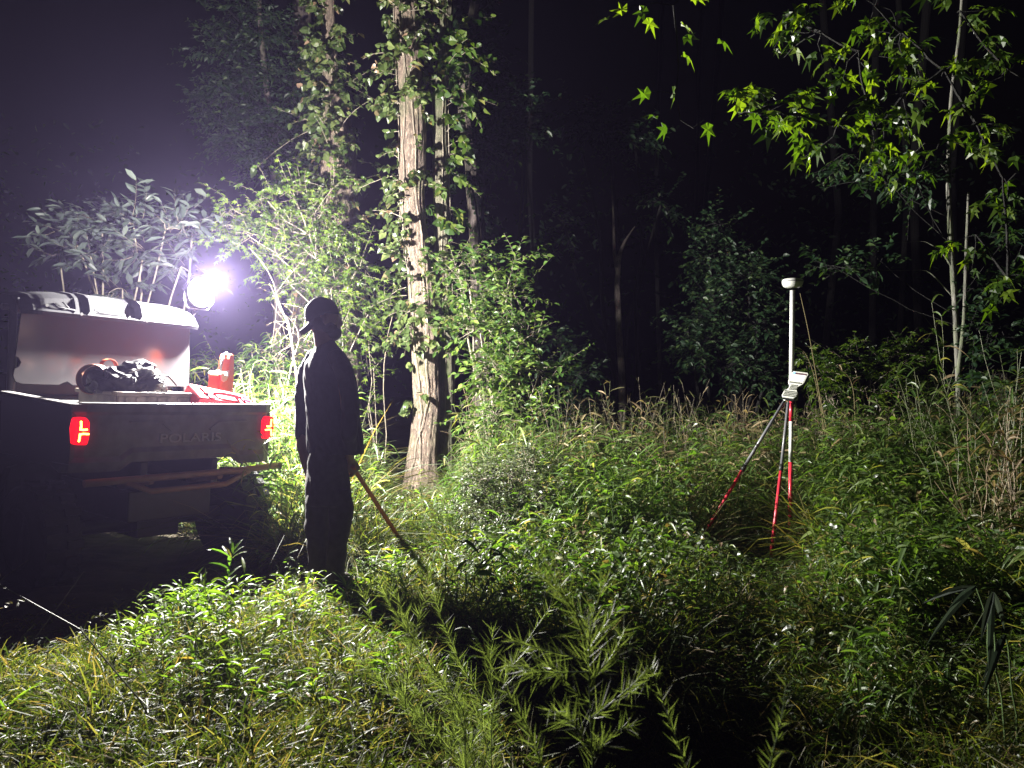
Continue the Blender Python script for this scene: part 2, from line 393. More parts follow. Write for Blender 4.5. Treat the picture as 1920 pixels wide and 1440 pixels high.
ux = Vector((.693, 1, -.036)).normalized(); vy = Vector((-1.44, 1, .08)).normalized()
vz = ux.cross(vy).normalized(); vy = vz.cross(ux).normalized()
o0 = at(142, 763, 4.45); RIM = 1.14
VO = Vector(o0) - vz * RIM
VM = Matrix.Translation(VO) @ Matrix((ux, vy, vz)).transposed().to_4x4()
def vehicle():
    v = empty('utility_vehicle', label='dark two-seat utility vehicle with grey roof, cargo bed and glowing tail lights', cat='utility vehicle', mat=VM)
    W = 1.40
    # cargo bed: floor, side walls, front wall
    bm = B()
    box(bm, .02, W - .02, .045, .96, .80, .84)
    prism(bm, [(.045, .80), (.96, .78), (.98, 1.165), (.045, RIM - .002)], 'x', 0, .05)
    prism(bm, [(.045, .80), (.96, .78), (.98, 1.165), (.045, RIM - .002)], 'x', W - .05, W)
    box(bm, .052, W - .052, .90, .95, .842, 1.13)
    for k in range(7): box(bm, .12 + k * .18, .17 + k * .18, .06, .89, .84, .852)
    obj('cargo_bed', bm, M['bed_in'], v, .012)
    bm = B()
    prism(bm, [(.05, RIM + .001), (.98, 1.168), (.98, 1.184), (.05, RIM + .016)], 'x', -.008, .058)
    obj('bed_rail', bm, M['rimlip'], v, .006); bm = B()
    prism(bm, [(.05, RIM + .001), (.98, 1.168), (.98, 1.184), (.05, RIM + .016)], 'x', W - .058, W + .008)
    obj('bed_rail', bm, M['rimlip'], v, .006)
    # tailgate, curved in at the ends like a moulded one
    bm = B()
    n = 20; pr = []
    for i in range(n + 1):
        u = W * i / n; e = min(u, W - u) / .14
        y = 0 if e >= 1 else .05 * (1 - math.sqrt(max(0, 1 - (1 - e) ** 2)))
        pr.append((u, y))
    zt, zb = RIM, .80
    rows = [(zt + .012, .014), (zt + .012, .0), (zt - .03, -.002), (zt - .05, .012), (zb + .09, .012), (zb + .06, -.004), (zb, .006)]
    R_ = []
    for z, dy in rows:
        R_.append([bm.verts.new((u, y + dy, z - (.0 if z > 1 else .05 * (abs(u - W / 2) > .36)))) for u, y in pr])
    back = [bm.verts.new((u, max(y, 0) + .04, zt + .012)) for u, y in pr]; backb = [bm.verts.new((u, max(y, 0) + .04, zb)) for u, y in pr]
    R_ = [backb, back] + R_[1:]
    R_.append(backb)
    for a in range(len(R_) - 1):
        for i in range(n):
            f = [R_[a][i], R_[a][i + 1], R_[a + 1][i + 1], R_[a + 1][i]]
            if len(set(f)) == 4: bm.faces.new(f)
    tg = obj('tailgate', bm, M['body'], v)
    bm = B()
    box(bm, .035, W - .04, -.006, .048, zt + .0135, zt + .026)
    obj('tailgate_lip', bm, M['rimlip'], tg, .005)
    # raised V marks and lettering on the tailgate
    bm = B()
    for s in (-1, 1):
        c = W / 2 + .05; bm = B()
        prism(bm, [(c + s * .42, 1.055), (c + s * .20, 1.05), (c + s * .13, .995), (c + s * .145, .985), (c + s * .21, 1.035), (c + s * .42, 1.045)], 'y', .003, .02)
        obj('raised_mark', bm, M['body'], tg, .003)
    cu = bpy.data.curves.new('lettering', 'FONT'); cu.body = 'POLARIS'; cu.size = .078; cu.extrude = .004; cu.space_character = 1.05; cu.offset = .0012
    cu.align_x = 'CENTER'; cu.materials.append(M['letter'])
    t0 = bpy.data.objects.new('lettering_curve', cu); COL.objects.link(t0); bpy.context.view_layer.update()
    me = bpy.data.meshes.new_from_object(t0.evaluated_get(bpy.context.evaluated_depsgraph_get()))
    bpy.data.objects.remove(t0); t = bpy.data.objects.new('lettering', me); COL.objects.link(t); t.parent = tg
    t.location = (W / 2 + .05, .009, .915); t.rotation_euler = (R(90), 0, 0); t.scale = (1.45, 1, 1)
    # tail lights
    for s, u0 in ((1, .035), (-1, W - .055)):
        bm = B()
        pl = [(-.034, -.075), (.034, -.078), (.044, -.03), (.042, .06), (.022, .085), (-.034, .082), (-.044, .02)]
        prism(bm, [(u0 + s * a, .995 + b) for a, b in pl], 'y', -.022, .05)
        tl = obj('tail_light', bm, M['red_lens'], v, .012, seg=3)
        bm = B()
        for seg_ in ([(-.012, .06), (-.010, .035), (-.012, .015), (.006, .013), (.03, .015)], [(.032, -.012), (.006, -.010), (-.014, -.012), (-.016, -.035), (-.02, -.06)]):
            for (a, b), (a2, b2) in zip(seg_[:-1], seg_[1:]):
                for k in range(3):
                    f = k / 3; x = u0 + s * (a + (a2 - a) * f); z = .995 + b + (b2 - b) * f
                    lathe(bm, [(.0052, -.0265), (.0052, -.0215)], 'y', (x, 0, z), 10)
        obj('led_strip', bm, M['led_strip'], tl)
    # bumper
    bm = B()
    tube(bm, [(.02, -.10, .705), (.32, -.115, .71), (1.05, -.115, .72), (1.40, -.10, .735)], .022)
    tube(bm, [(.25, -.116, .70), (.40, -.15, .635), (.92, -.15, .64), (1.12, -.116, .71)], .018)
    for u in (.42, .90):
        tube(bm, [(u, -.11, .69), (u, .25, .62)], .02)
    obj('rear_bumper', bm, M['bumper'], v)
    # chassis under the bed with skirts, plus a panel added to block lamp light
    bm = B()
    box(bm, .40, .98, .10, 2.6, .40, .60)
    for u in (.42, .92): box(bm, u, u + .05, .02, .96, .60, .797)
    tube(bm, [(.12, .42, .34), (1.28, .42, .34)], .05); box(bm, .55, .85, .25, .60, .26, .44); box(bm, .06, 1.34, .985, 1.34, .26, .83)  # last box shuts the gap that let lamp light through
    obj('chassis_and_light_block', bm, M['frame_steel'], v, .01)
    bm = B()
    for s, u0 in ((-1, .0), (1, W)):
        pts = [(.06, .80), (.12, .74), (.30, .80), (.60, .80), (.82, .70), (.98, .50), (1.05, .36), (2.1, .36), (2.1, .42), (1.1, .44), (.98, .78)]
        prism(bm, pts, 'x', u0 - .03 if s > 0 else u0 - .02, u0 + .03)
    obj('side_panel', bm, M['bed_in'], v, .01)
    # wheels
    for u, y in ((.02, .43), (1.38, .43), (.02, 2.35), (1.38, 2.35)):
        bm = B(); s = -1 if u < .5 else 1; r = .33; x0 = u - .12
        lathe(bm, [(.19, x0), (r - .05, x0), (r - .01, x0 + .03), (r, x0 + .08), (r, x0 + .17), (r - .01, x0 + .22), (r - .05, x0 + .25), (.19, x0 + .25)], 'x', (0, y, .315), 36)
        for k in range(13):
            a = 2 * math.pi * k / 22
            for q, sh in ((0, 0), (1, .14)):
                Mx = Matrix.Translation((0, y, .315)) @ Matrix.Rotation(a + sh, 4, 'X')
                box(bm, x0 + .02 + q * .12, x0 + .11 + q * .12, -.025, .025, r - .01, r + .022, Mx)
        wh = obj('wheel', bm, M['tyre'], v)
        bm = B(); xo = u + s * .10
        lathe(bm, [(.19, xo - .02), (.185, xo), (.15, xo - s * .02), (.06, xo - s * .05), (.05, xo)], 'x', (0, y, .315), 24)
        obj('rim', bm, M['frame_steel'], wh)
    # cab: rear screen with cut corner, posts, roof, seat, hood
    bm = B()
    a = [(.11 + (u - .02) * .93, z + (.045 if z < 1.5 else 0)) for u, z in [(.02, 1.72), (1.34, 1.72), (1.36, 1.20), (.86, 1.19), (.40, 1.185), (.36, 1.21), (.33, 1.20), (.30, 1.185), (.05, 1.185), (.005, 1.20), (-.012, 1.24), (-.005, 1.285), (.022, 1.30), (.035, 1.33), (.018, 1.36), (-.004, 1.365), (.0, 1.40)]]
    prism(bm, a, 'y', 1.02, 1.032)
    obj('rear_screen', bm, M['screen_panel'], v, .003)
    bm = B()
    for u in (.10, 1.37):
        tube(bm, [(u, 1.10, .45), (u, 1.09, 1.3), (u, 1.12, 1.76), (u, 1.25, 1.82), (u, 2.35, 1.80), (u, 2.75, 1.25), (u, 2.9, .9)], .026)
    tube(bm, [(.03, 1.12, 1.74), (1.37, 1.12, 1.74)], .022)
    tube(bm, [(.03, 1.10, 1.14), (1.37, 1.10, 1.14)], .022)
    obj('cab_frame', bm, M['frame_steel'], v)
    bm = B()
    box(bm, .10, 1.30, 1.15, 1.30, .85, 1.30); box(bm, .10, 1.30, 1.30, 1.75, .72, .86)
    obj('seat', bm, M['seat'], v, .03)
    bm = B()
    prism(bm, [(2.15, .40), (3.05, .42), (3.08, .85), (2.85, .98), (2.25, 1.05), (2.15, .9)], 'x', .08, 1.32)
    obj('hood', bm, M['body'], v, .03)
    # roof: moulded slab, bent rear fascia with channels
    bm = B(); n = 56; xs = [.07 + 1.33 * i / n for i in range(n + 1)]
    def crown(u):
        e = (u - .735) / .68
        return .06 * (1 - abs(e) ** 3.2)
    def chan(u):
        for c, wd in ((.46, .032), (.83, .028)):
            if abs(u - c) < wd: return 1.
        return 0.
    def panel_in(u):
        for a0, b0 in ((.15, .40), (.53, .77), (.89, 1.10)):
            if a0 < u < b0: return 1.
        return 0.
    prof = [(.93, 1.715, 0), (.90, 1.70, 0), (.888, 1.725, 0), (.90, 1.755, .2), (.915, 1.80, .8), (.94, 1.845, 1), (1.0, 1.875, 1), (1.15, 1.895, 1), (2.3, 1.89, 1), (2.42, 1.83, 1), (2.4, 1.79, 0)]
    ring = []
    for (y, z, k) in prof:
        row = []
        for u in xs:
            zz = z + (crown(u) - .06) * (k * 1.0) ; yy = y
            e = max(0, abs(u - .735) - .52) / .14
            yy += .10 * e ** 2 if y < 1.5 else -.10 * e ** 2
            if k > .1:
                yy += .050 * chan(u) * (1 if y < 1.2 else 0); zz -= .028 * chan(u) * (1 if k > .7 else .3)
                yy += .012 * panel_in(u) * (1 if k < .9 else 0); zz -= .008 * panel_in(u)
            row.append(bm.verts.new((u, yy, zz)))
        ring.append(row)
    ring.append(ring[0])
    for a_ in range(len(ring) - 1):
        for i in range(n): 
            f = bm.faces.new([ring[a_][i], ring[a_][i + 1], ring[a_ + 1][i + 1], ring[a_ + 1][i]])
    for e in (0, n): bm.faces.new([r_[e] for r_ in ring[:-1]])
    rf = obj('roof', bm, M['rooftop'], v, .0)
    bm = B()
    for u, y_, z_ in ((.43, -.018, 1.728), (.90, -.018, 1.728), (.21, -.004, 1.765)):
        bm = B(); lathe(bm, [(.011, .893), (.011, .901), (.005, .897)], 'y', (u, y_, z_), 14)
        obj('bolt', bm, M['groove'], rf)
    for p in ([(.52, 1.80), (.535, 1.765), (.56, 1.752), (.75, 1.752)], [(.89, 1.80), (.895, 1.757), (1.12, 1.755)], [(.32, 1.80), (.36, 1.762)], [(.26, 1.785), (.29, 1.76), (.40, 1.752)]):
        bm = B(); tube(bm, [(u, .905 + (z - 1.755) * .33, z) for u, z in p], .0045, 6)
        obj('moulded_edge', bm, M['rooftop'], rf)
    bm = B()
    tube(bm, [(.078, .985, 1.70), (.072, .99, 1.75), (.074, 1.0, 1.80)], .014, 8)
    obj('moulded_edge', bm, M['rooftop'], rf)
    # work light on the rear edge of the roof
    hp = VM.inverted() @ Vector(at(376, 549, 6.1))
    x, y, z = hp
    bm = B()
    lathe(bm, [(.06, y + .07), (.09, y + .065), (.115, y + .03), (.118, y - .01), (.112, y - .012)], 'y', (x, 0, z), 32)
    for k in range(9): box(bm, x - .075 + k * .018, x - .069 + k * .018, y + .066, y + .095, z - .05, z + .05)
    wl = obj('work_light', bm, M['frame_steel'], v, .002)
    bm = B()
    tube(bm, [(x - .12, y + .02, z), (x - .13, y + .02, z - .06), (x - .09, y + .03, z - .125), (x + .09, y + .03, z - .125), (x + .13, y + .02, z - .06), (x + .12, y + .02, z)], .007, 8)
    tube(bm, [(x, y + .03, z - .12), (x, y + .10, z - .15), (x, .99, 1.84), (x, 1.08, 1.80)], .012, 8)
    obj('bracket', bm, M['frame_steel'], wl)
    bm = B()
    lathe(bm, [(.092, y - .0125), (.088, y - .03), (.072, y - .055), (.045, y - .068), (.02, y - .074)], 'y', (x, 0, z), 32)
    obj('lens', bm, plain('lamp_lens', (1, 1, 1), .3, emit=(1, .97, .93), es=60), wl)
    L = bpy.data.lights.new('floodlight', 'POINT'); L.energy = LAMP_POWER; L.shadow_soft_size = .06; L.color = (1, .965, .90)
    lo = bpy.data.objects.new('floodlight', L); COL.objects.link(lo); lo.parent = wl
    lo.location = (x + .01, y - .17, z + .09)
    return v
VEH = vehicle()

# ------------------------------------------------------------------ things lying in the cargo bed
M['orange'] = plain('orange_plastic', (.55, .10, .035), .4, bump=.1, var=.15)
M['brown_face'] = plain('brown_face', (.09, .045, .035), .6)
M['brown_band'] = plain('brown_band', (.25, .10, .06), .5)
M['redcase'] = plain('red_case', (.62, .045, .06), .38, bump=.08, scale=120)
M['darkred'] = plain('dark_red', (.35, .01, .03), .35)
M['nylon'] = plain('black_nylon', (.010, .010, .012), .5, spec=.3, bump=.3, scale=90)
M['crate'] = plain('crate_plastic', (.17, .14, .11), .6, bump=.3, var=.4)
M['white'] = plain('white_plastic', (.62, .62, .58), .35)
M['clear'] = plain('pale_handle', (.45, .42, .40), .2, coat=.6)
def in_bed(name, u, y, z, rz, label, cat):
    return empty(name, label=label, cat=cat, mat=VM @ Matrix.Translation((u, y, z)) @ Matrix.Rotation(rz, 4, 'Z'))
def cargo():
    c = in_bed('crate', .62, .46, .885, R(3), 'dirty tan plastic crate in the cargo bed under the black bag', 'crate')
    bm = B(); a, b, h = .27, .22, .315
    for s in (-1, 1):
        box(bm, -a, a, s * b - .01, s * b + .01, 0, h); box(bm, s * a - .01, s * a + .01, -b + .011, b - .011, 0, h)
        box(bm, -a - .02, a + .02, s * b - .022, s * b + .022, h + .0005, h + .025)
        box(bm, s * a - .022, s * a + .022, -b + .023, b - .023, h + .001, h + .024)
    for k in range(7):
        x = -a + .04 + k * .075
        box(bm, x, x + .02, -b - .022, -b - .011, .02, h - .01)
    box(bm, -a + .011, a - .011, -b + .011, b - .011, .005, .02)
    box(bm, -.10, .12, -b - .028, -b - .012, .20, .225)
    box(bm, -a + .013, a - .013, -b + .013, b - .013, h - .05, h - .02)
    obj('crate_body', bm, M['crate'], c, .006)
    # black bag: lumpy cloth bundle
    g = in_bed('bag', .56, .46, 1.205, R(0), 'crumpled black nylon bag heaped on the tan crate', 'bag')
    bm = bmesh.new(); bmesh.ops.create_icosphere(bm, subdivisions=6, radius=1)
    for v in bm.verts:
        p = v.co.copy(); q = Vector((p.x * 3.0, p.y * 2.2, p.z * 2.2))
        r = 1 + .20 * noise.noise(q * .7) + .10 * (1 - abs(noise.noise(q * 1.1 + Vector((3, 1, 2)))) * 2.4) + .025 * (1 - 2 * abs(noise.noise(q * 4 + Vector((0, 5, 0)))))
        x = p.x * .235 * r; y = p.y * .16 * r; z = p.z * .15 * r
        z += .02 * math.sin(x * 14)
        v.co = Vector((x, y, max(z, -.055) + .055))
    for f in bm.faces: f.smooth = True
    obj('bag_body', bm, M['nylon'], g)
    for i, (x, y, zz, sx) in enumerate(((.02, -.14, .14, .10), (.12, -.16, .10, .13), (-.12, -.165, .09, .07))):
        bm = B(); tube(bm, [(x - sx, y, zz), (x - sx * .3, y - .025, zz + .035), (x + sx * .4, y - .02, zz + .03), (x + sx, y + .01, zz - .03)], .007, 6)
        obj('bag_strap', bm, M['nylon'] if i else M['white'], g)
    # hoops standing behind the bag
    for (u, y, z, r, tilt, wd, mt, lb) in ((.36, .52, 1.29, .10, 128, .085, 'brown_band', 'large brown and orange hoop standing at the left end of the black bag'),
                                 (.50, .62, 1.375, .055, 176, .05, 'orange', 'bright orange hoop poking up behind the middle of the black bag'),
                                 (.68, .60, 1.35, .062, 146, .05, 'orange', 'pale-edged orange hoop behind the right end of the black bag')):
        h = in_bed('plastic_hoop', u, y, z, R(tilt - 90), lb, 'hoop')
        h['group'] = 'hoops behind the black bag'
        bm = B(); n = 32
        prof = [(r, -wd / 2), (r, wd / 2), (r - .007, wd / 2), (r - .007, -wd / 2)]
        rg = []
        for k in range(n):
            a = 2 * math.pi * k / n; rg.append([bm.verts.new((q[1], q[0] * math.cos(a), q[0] * math.sin(a))) for q in prof])
        for k in range(n):
            for j in range(4): bm.faces.new([rg[k][j], rg[k][(j + 1) % 4], rg[(k + 1) % n][(j + 1) % 4], rg[(k + 1) % n][j]])
        obj('hoop_band', bm, M[mt], h, .0015)
        if r > .08:
            bm = B(); lathe(bm, [(r - .009, wd * .30), (r - .009, wd * .36), (.02, wd * .40)], 'x', (0, 0, 0), 28); obj('hoop_face', bm, M['brown_face'], h)
    # red case with latches and handle
    t = in_bed('tool_case', 1.10, .28, 1.045, R(-3), 'red hard plastic tool case with latches and carry handle', 'tool case')
    t.matrix_world = t.matrix_world @ Matrix.Rotation(R(9), 4, 'Y') @ Matrix.Rotation(R(24), 4, 'X')
    bm = B(); prism(bm, [(-.24, -.10), (.24, -.10), (.24, .165), (.225, .185), (-.225, .185), (-.24, .165)], 'y', -.11, .11)
    obj('case_shell', bm, M['redcase'], t, .012, seg=3)
    for x in (-.15, .15):
        bm = B(); box(bm, x - .03, x + .03, -.055, -.01, .1865, .202); box(bm, x - .022, x + .022, -.12, -.1115, .09, .16); box(bm, x - .018, x + .018, -.115, -.056, .188, .198)
        obj('latch', bm, M['darkred'], t, .003)
        bm = B(); box(bm, x - .03, x + .03, .01, .06, .1865, .20)
        obj('latch', bm, M['redcase'], t, .003)
    bm = B(); tube(bm, [(-.09, .0, .188), (-.085, -.03, .205), (-.05, -.035, .212), (.05, -.035, .212), (.085, -.03, .205), (.09, 0, .188)], .011, 8)
    obj('handle', bm, M['redcase'], t)
    # orange power tool housing
    p = in_bed('power_tool', 1.29, .50, .92, R(-62), 'orange moulded power tool standing upright with a tall looped handle', 'power tool')
    p.matrix_world = p.matrix_world @ Matrix.Scale(1.0, 4)
    bm = B(); prism(bm, [(-.10, 0), (.10, 0), (.115, .20), (.115, .40), (.105, .56), (.085, .60), (.05, .60), (.03, .56), (.015, .46), (-.01, .425), (-.05, .43), (-.085, .455), (-.11, .44), (-.12, .36), (-.11, .2)], 'x', -.045, .045)
    obj('housing', bm, M['orange'], p, .014, seg=3)
    bm = B(); prism(bm, [(-.105, .445), (-.085, .463), (-.05, .440), (-.01, .435), (.02, .475), (.012, .43), (-.02, .395), (-.06, .385), (-.095, .40)], 'x', -.052, .052)
    obj('top_plate', bm, M['white'], p, .003)
    bm = B(); tube(bm, [(-.055, .0, .42), (-.05, 0, .45)], .01, 6); tube(bm, [(0, -.03, .43), (0, -.01, .52), (0, .02, .585), (0, .06, .605)], .009, 8)
    obj('handle', bm, M['clear'], p)
cargo()

# ------------------------------------------------------------------ survey pole with two-leg stand
M['pole_white'] = plain('pole_white', (.62, .62, .60), .3, var=.1)
M['pole_red'] = plain('pole_red', (.50, .03, .05), .32, var=.25)
M['carbon'] = plain('carbon_grey', (.13, .13, .14), .35)
M['receiver'] = plain('receiver_shell', (.55, .56, .52), .35)
M['recband'] = plain('receiver_band', (.22, .22, .22), .5)
M['ctrl_black'] = plain('controller_rubber', (.02, .02, .02), .5)
M['ctrl_bezel'] = plain('controller_bezel', (.6, .6, .54), .4)
M['keys'] = plain('controller_keys', (.11, .12, .10), .5)
M['screen_on'] = plain('lit_screen', (.5, .5, .46), .2, emit=(.95, .93, .86), es=.55)
M['screen_bar'] = plain('screen_bar', (.08, .05, .06), .25, emit=(.25, .14, .16), es=.3)
M['screen_blue'] = plain('screen_blue', (.1, .4, .9), .25, emit=(.25, .6, 1.0), es=1.2)
M['metal'] = plain('clamp_metal', (.35, .36, .36), .35, metal=.7)
def survey():
    base = at(1481, 1036, 5.8); top = at(1486, 536, 5.8)
    t = empty('survey_pole', tuple(base), 'white and red survey pole with round receiver on a two-leg stand', 'survey pole')
    V = lambda px, py, d: Vector(at(px, py, d) - base)
    ax = lambda py: V(1481 + (1036 - py) * .01, py, 5.8)
    def seg(name, y0, y1, r, m, par=t):
        bm = B(); tube(bm, [ax(y0), ax(y1)], r, 20); return obj(name, bm, m, par)
    lo = seg('pole', 1030, 1013, .0125, M['metal'])
    bm = B(); tube(bm, [ax(1012.8), ax(1041)], [.010, .002], 14); obj('point', bm, M['metal'], lo)
    for i, (a, b, m) in enumerate(((1013, 866, 'pole_red'), (866, 790, 'pole_white'), (790, 752, 'pole_red'), (752, 735, 'pole_white'))):
        seg('pole_band', a, b, .0155, M[m], lo)
    seg('pole', 735, 545, .0185, M['pole_white']); seg('collar', 712, 703, .0195, M['white'], lo); seg('collar', 560, 544, .017, M['metal'], lo)
    # receiver
    c = ax(531)
    bm = B(); lathe(bm, [(.018, -.036), (.045, -.033), (.064, -.026), (.072, -.010), (.076, .002), (.077, .008)], 'z', c, 36)
    r_ = obj('receiver', bm, M['receiver'], t)
    bm = B(); lathe(bm, [(.0775, .0082), (.079, .010), (.079, .015), (.0775, .017)], 'z', c, 36); obj('receiver_band', bm, M['recband'], r_)
    bm = B(); lathe(bm, [(.077, .0172), (.075, .024), (.067, .031), (.045, .035), (.02, .036)], 'z', c, 36); obj('receiver_dome', bm, M['receiver'], r_)
    bm = B(); tube(bm, [c + Vector((.03, -.02, -.03)), c + Vector((.062, -.03, -.026))], .007, 10); obj('port', bm, M['recband'], r_)
    # head clamp
    bm = B(); k = ax(748); lathe(bm, [(.03, -.012), (.045, -.01), (.045, .004), (.03, .006)], 'z', k, 20); tube(bm, [k + Vector((-.06, -.02, .0)), k + Vector((-.02, 0, .0))], .012, 10)
    tube(bm, [k + Vector((-.05, -.01, .06)), k + Vector((-.01, 0, .06))], .012, 10); tube(bm, [k + Vector((-.045, -.01, -.0)), k + Vector((-.045, -.01, .075))], .008, 8)
    obj('clamp', bm, M['metal'], t)
    # legs: dark upper tube, red lower tube
    for (a, mid, b) in ((V(1470, 753, 5.78), V(1395, 876, 5.75), V(1312, 1016, 5.71)), (V(1478, 755, 5.76), V(1465, 876, 5.55), V(1443, 1064, 5.28))):
        bm = B(); tube(bm, [a, mid], .0115, 14); lg = obj('leg', bm, M['carbon'], t)
        bm = B(); d = (b - mid).normalized(); tube(bm, [mid - d * .02, mid + d * .03], .016, 14); obj('lock', bm, M['ctrl_black'], lg)
        bm = B(); tube(bm, [mid + d * .03, b - d * .05], .0122, 14); obj('lower_leg', bm, M['pole_red'], lg)
        bm = B(); tube(bm, [b - d * .05, b + d * .05], [.009, .002], 10); obj('foot', bm, M['metal'], lg)
    # controller, tilted back towards the right
    o = V(1490, 722, 5.70)
    X = Vector((.86, -.50, -.02)).normalized(); Y = Vector((.50, .28, .84)).normalized(); X = (X - Y * X.dot(Y) * .5).normalized(); Z = X.cross(Y).normalized()
    Mx = Matrix.Translation(o) @ Matrix((X, Y, Z)).transposed().to_4x4()
    outline = [(-.042, -.115), (.034, -.115), (.048, -.10), (.050, -.07), (.028, -.035), (.030, -.012), (.052, .012), (.058, .03), (.060, .105), (.050, .118), (-.050, .118), (-.060, .105), (-.058, .03), (-.052, .012), (-.032, -.012), (-.034, -.035), (-.055, -.07), (-.055, -.10)]
    def sh(bm, poly, z0, z1):
        n = len(poly); a_ = [bm.verts.new(Mx @ Vector((u, v, z0))) for u, v in poly]; b_ = [bm.verts.new(Mx @ Vector((u, v, z1))) for u, v in poly]
        bm.faces.new(a_[::-1]); bm.faces.new(b_)
        for i in range(n): bm.faces.new([a_[i], a_[(i + 1) % n], b_[(i + 1) % n], b_[i]])
    bm = B(); sh(bm, [(u * 1.05, v * 1.03) for u, v in outline], -.035, -.006); ct = obj('controller', bm, M['ctrl_black'], t, .004)
    bm = B(); sh(bm, outline, -.0055, .003); obj('bezel', bm, M['ctrl_bezel'], ct, .003)
    bm = B(); sh(bm, [(-.047, .030), (.047, .030), (.050, .090), (-.050, .090)], .0035, .0045); obj('screen', bm, M['screen_on'], ct)
    bm = B(); sh(bm, [(-.033, .091), (.050, .091), (.050, .106), (-.033, .106)], .0035, .0045); obj('screen_bar', bm, M['screen_bar'], ct)
    bm = B(); sh(bm, [(-.050, .091), (-.034, .091), (-.034, .108), (-.050, .108)], .0035, .0047); obj('screen_corner', bm, M['screen_blue'], ct)
    bm = B()
    for i in range(6): sh(bm, [(-.045 + i * .0152, .014), (-.034 + i * .0152, .014), (-.034 + i * .0152, .024), (-.045 + i * .0152, .024)], .0035, .006)
    for r in range(4):
        for i in range(3): sh(bm, [(-.024 + i * .017, -.045 + r * .012), (-.012 + i * .017, -.045 + r * .012), (-.012 + i * .017, -.037 + r * .012), (-.024 + i * .017, -.037 + r * .012)], .0035, .006)
    for r in range(4):
        for i in range(8): sh(bm, [(-.046 + i * .0115, -.104 + r * .013), (-.038 + i * .0115, -.104 + r * .013), (-.038 + i * .0115, -.095 + r * .013), (-.046 + i * .0115, -.095 + r * .013)], .0035, .0058)
    kp = obj('keypad', bm, M['keys'], ct)
    bm = B(); p0 = Mx @ Vector((.035, -.01, -.03)); tube(bm, [p0, p0 + Vector((.035, .02, -.012))], .009, 10); tube(bm, [Mx @ Vector((-.02, -.02, -.035)), ax(728)], .010, 8)
    obj('mount_arm', bm, M['ctrl_black'], ct)
survey()

# ------------------------------------------------------------------ person
M['skin'] = plain('skin', (.30, .17, .12), .5)
M['shirt'] = plain('shirt_cloth', (.026, .025, .034), .85, bump=.3, scale=200, var=.15)
M['trousers'] = plain('trouser_cloth', (.04, .037, .033), .85, bump=.35, scale=160, var=.2)
M['cap'] = plain('cap_cloth', (.035, .034, .042), .8, bump=.2, scale=150)
M['boot'] = plain('boot_leather', (.03, .025, .02), .6, bump=.3)
M['hair'] = plain('hair', (.03, .02, .015), .7)
M['wood'] = plain('handle_wood', (.58, .17, .06), .5, bump=.3, scale=50, var=.35)
def remesh(bm, vox, sm=3):
    me = bpy.data.meshes.new('tmp'); bm.to_mesh(me); bm.free()
    o = bpy.data.objects.new('tmp', me); COL.objects.link(o)
    r = o.modifiers.new('r', 'REMESH'); r.mode = 'VOXEL'; r.voxel_size = vox; r.use_smooth_shade = True
    s = o.modifiers.new('s', 'SMOOTH'); s.iterations = sm; s.factor = .5
    bpy.context.view_layer.update()
    m2 = bpy.data.meshes.new_from_object(o.evaluated_get(bpy.context.evaluated_depsgraph_get()))
    bpy.data.objects.remove(o)
    b2 = bmesh.new(); b2.from_mesh(m2); return b2
def ball(bm, c, r, s=(1, 1, 1), mtx=None):
    g = bmesh.ops.create_icosphere(bm, subdivisions=3, radius=r)
    for v in g['verts']:
        v.co = Vector((v.co.x * s[0], v.co.y * s[1], v.co.z * s[2]))
        if mtx: v.co = mtx @ v.co
        v.co += Vector(c)
def chain(bm, pts, rs, sides=16):
    for i, (p, r) in enumerate(zip(pts, rs)): ball(bm, p, r * .995)
    for (a, ra), (b, rb) in zip(list(zip(pts, rs))[:-1], list(zip(pts, rs))[1:]): tube(bm, [a, b], [ra, rb], sides)
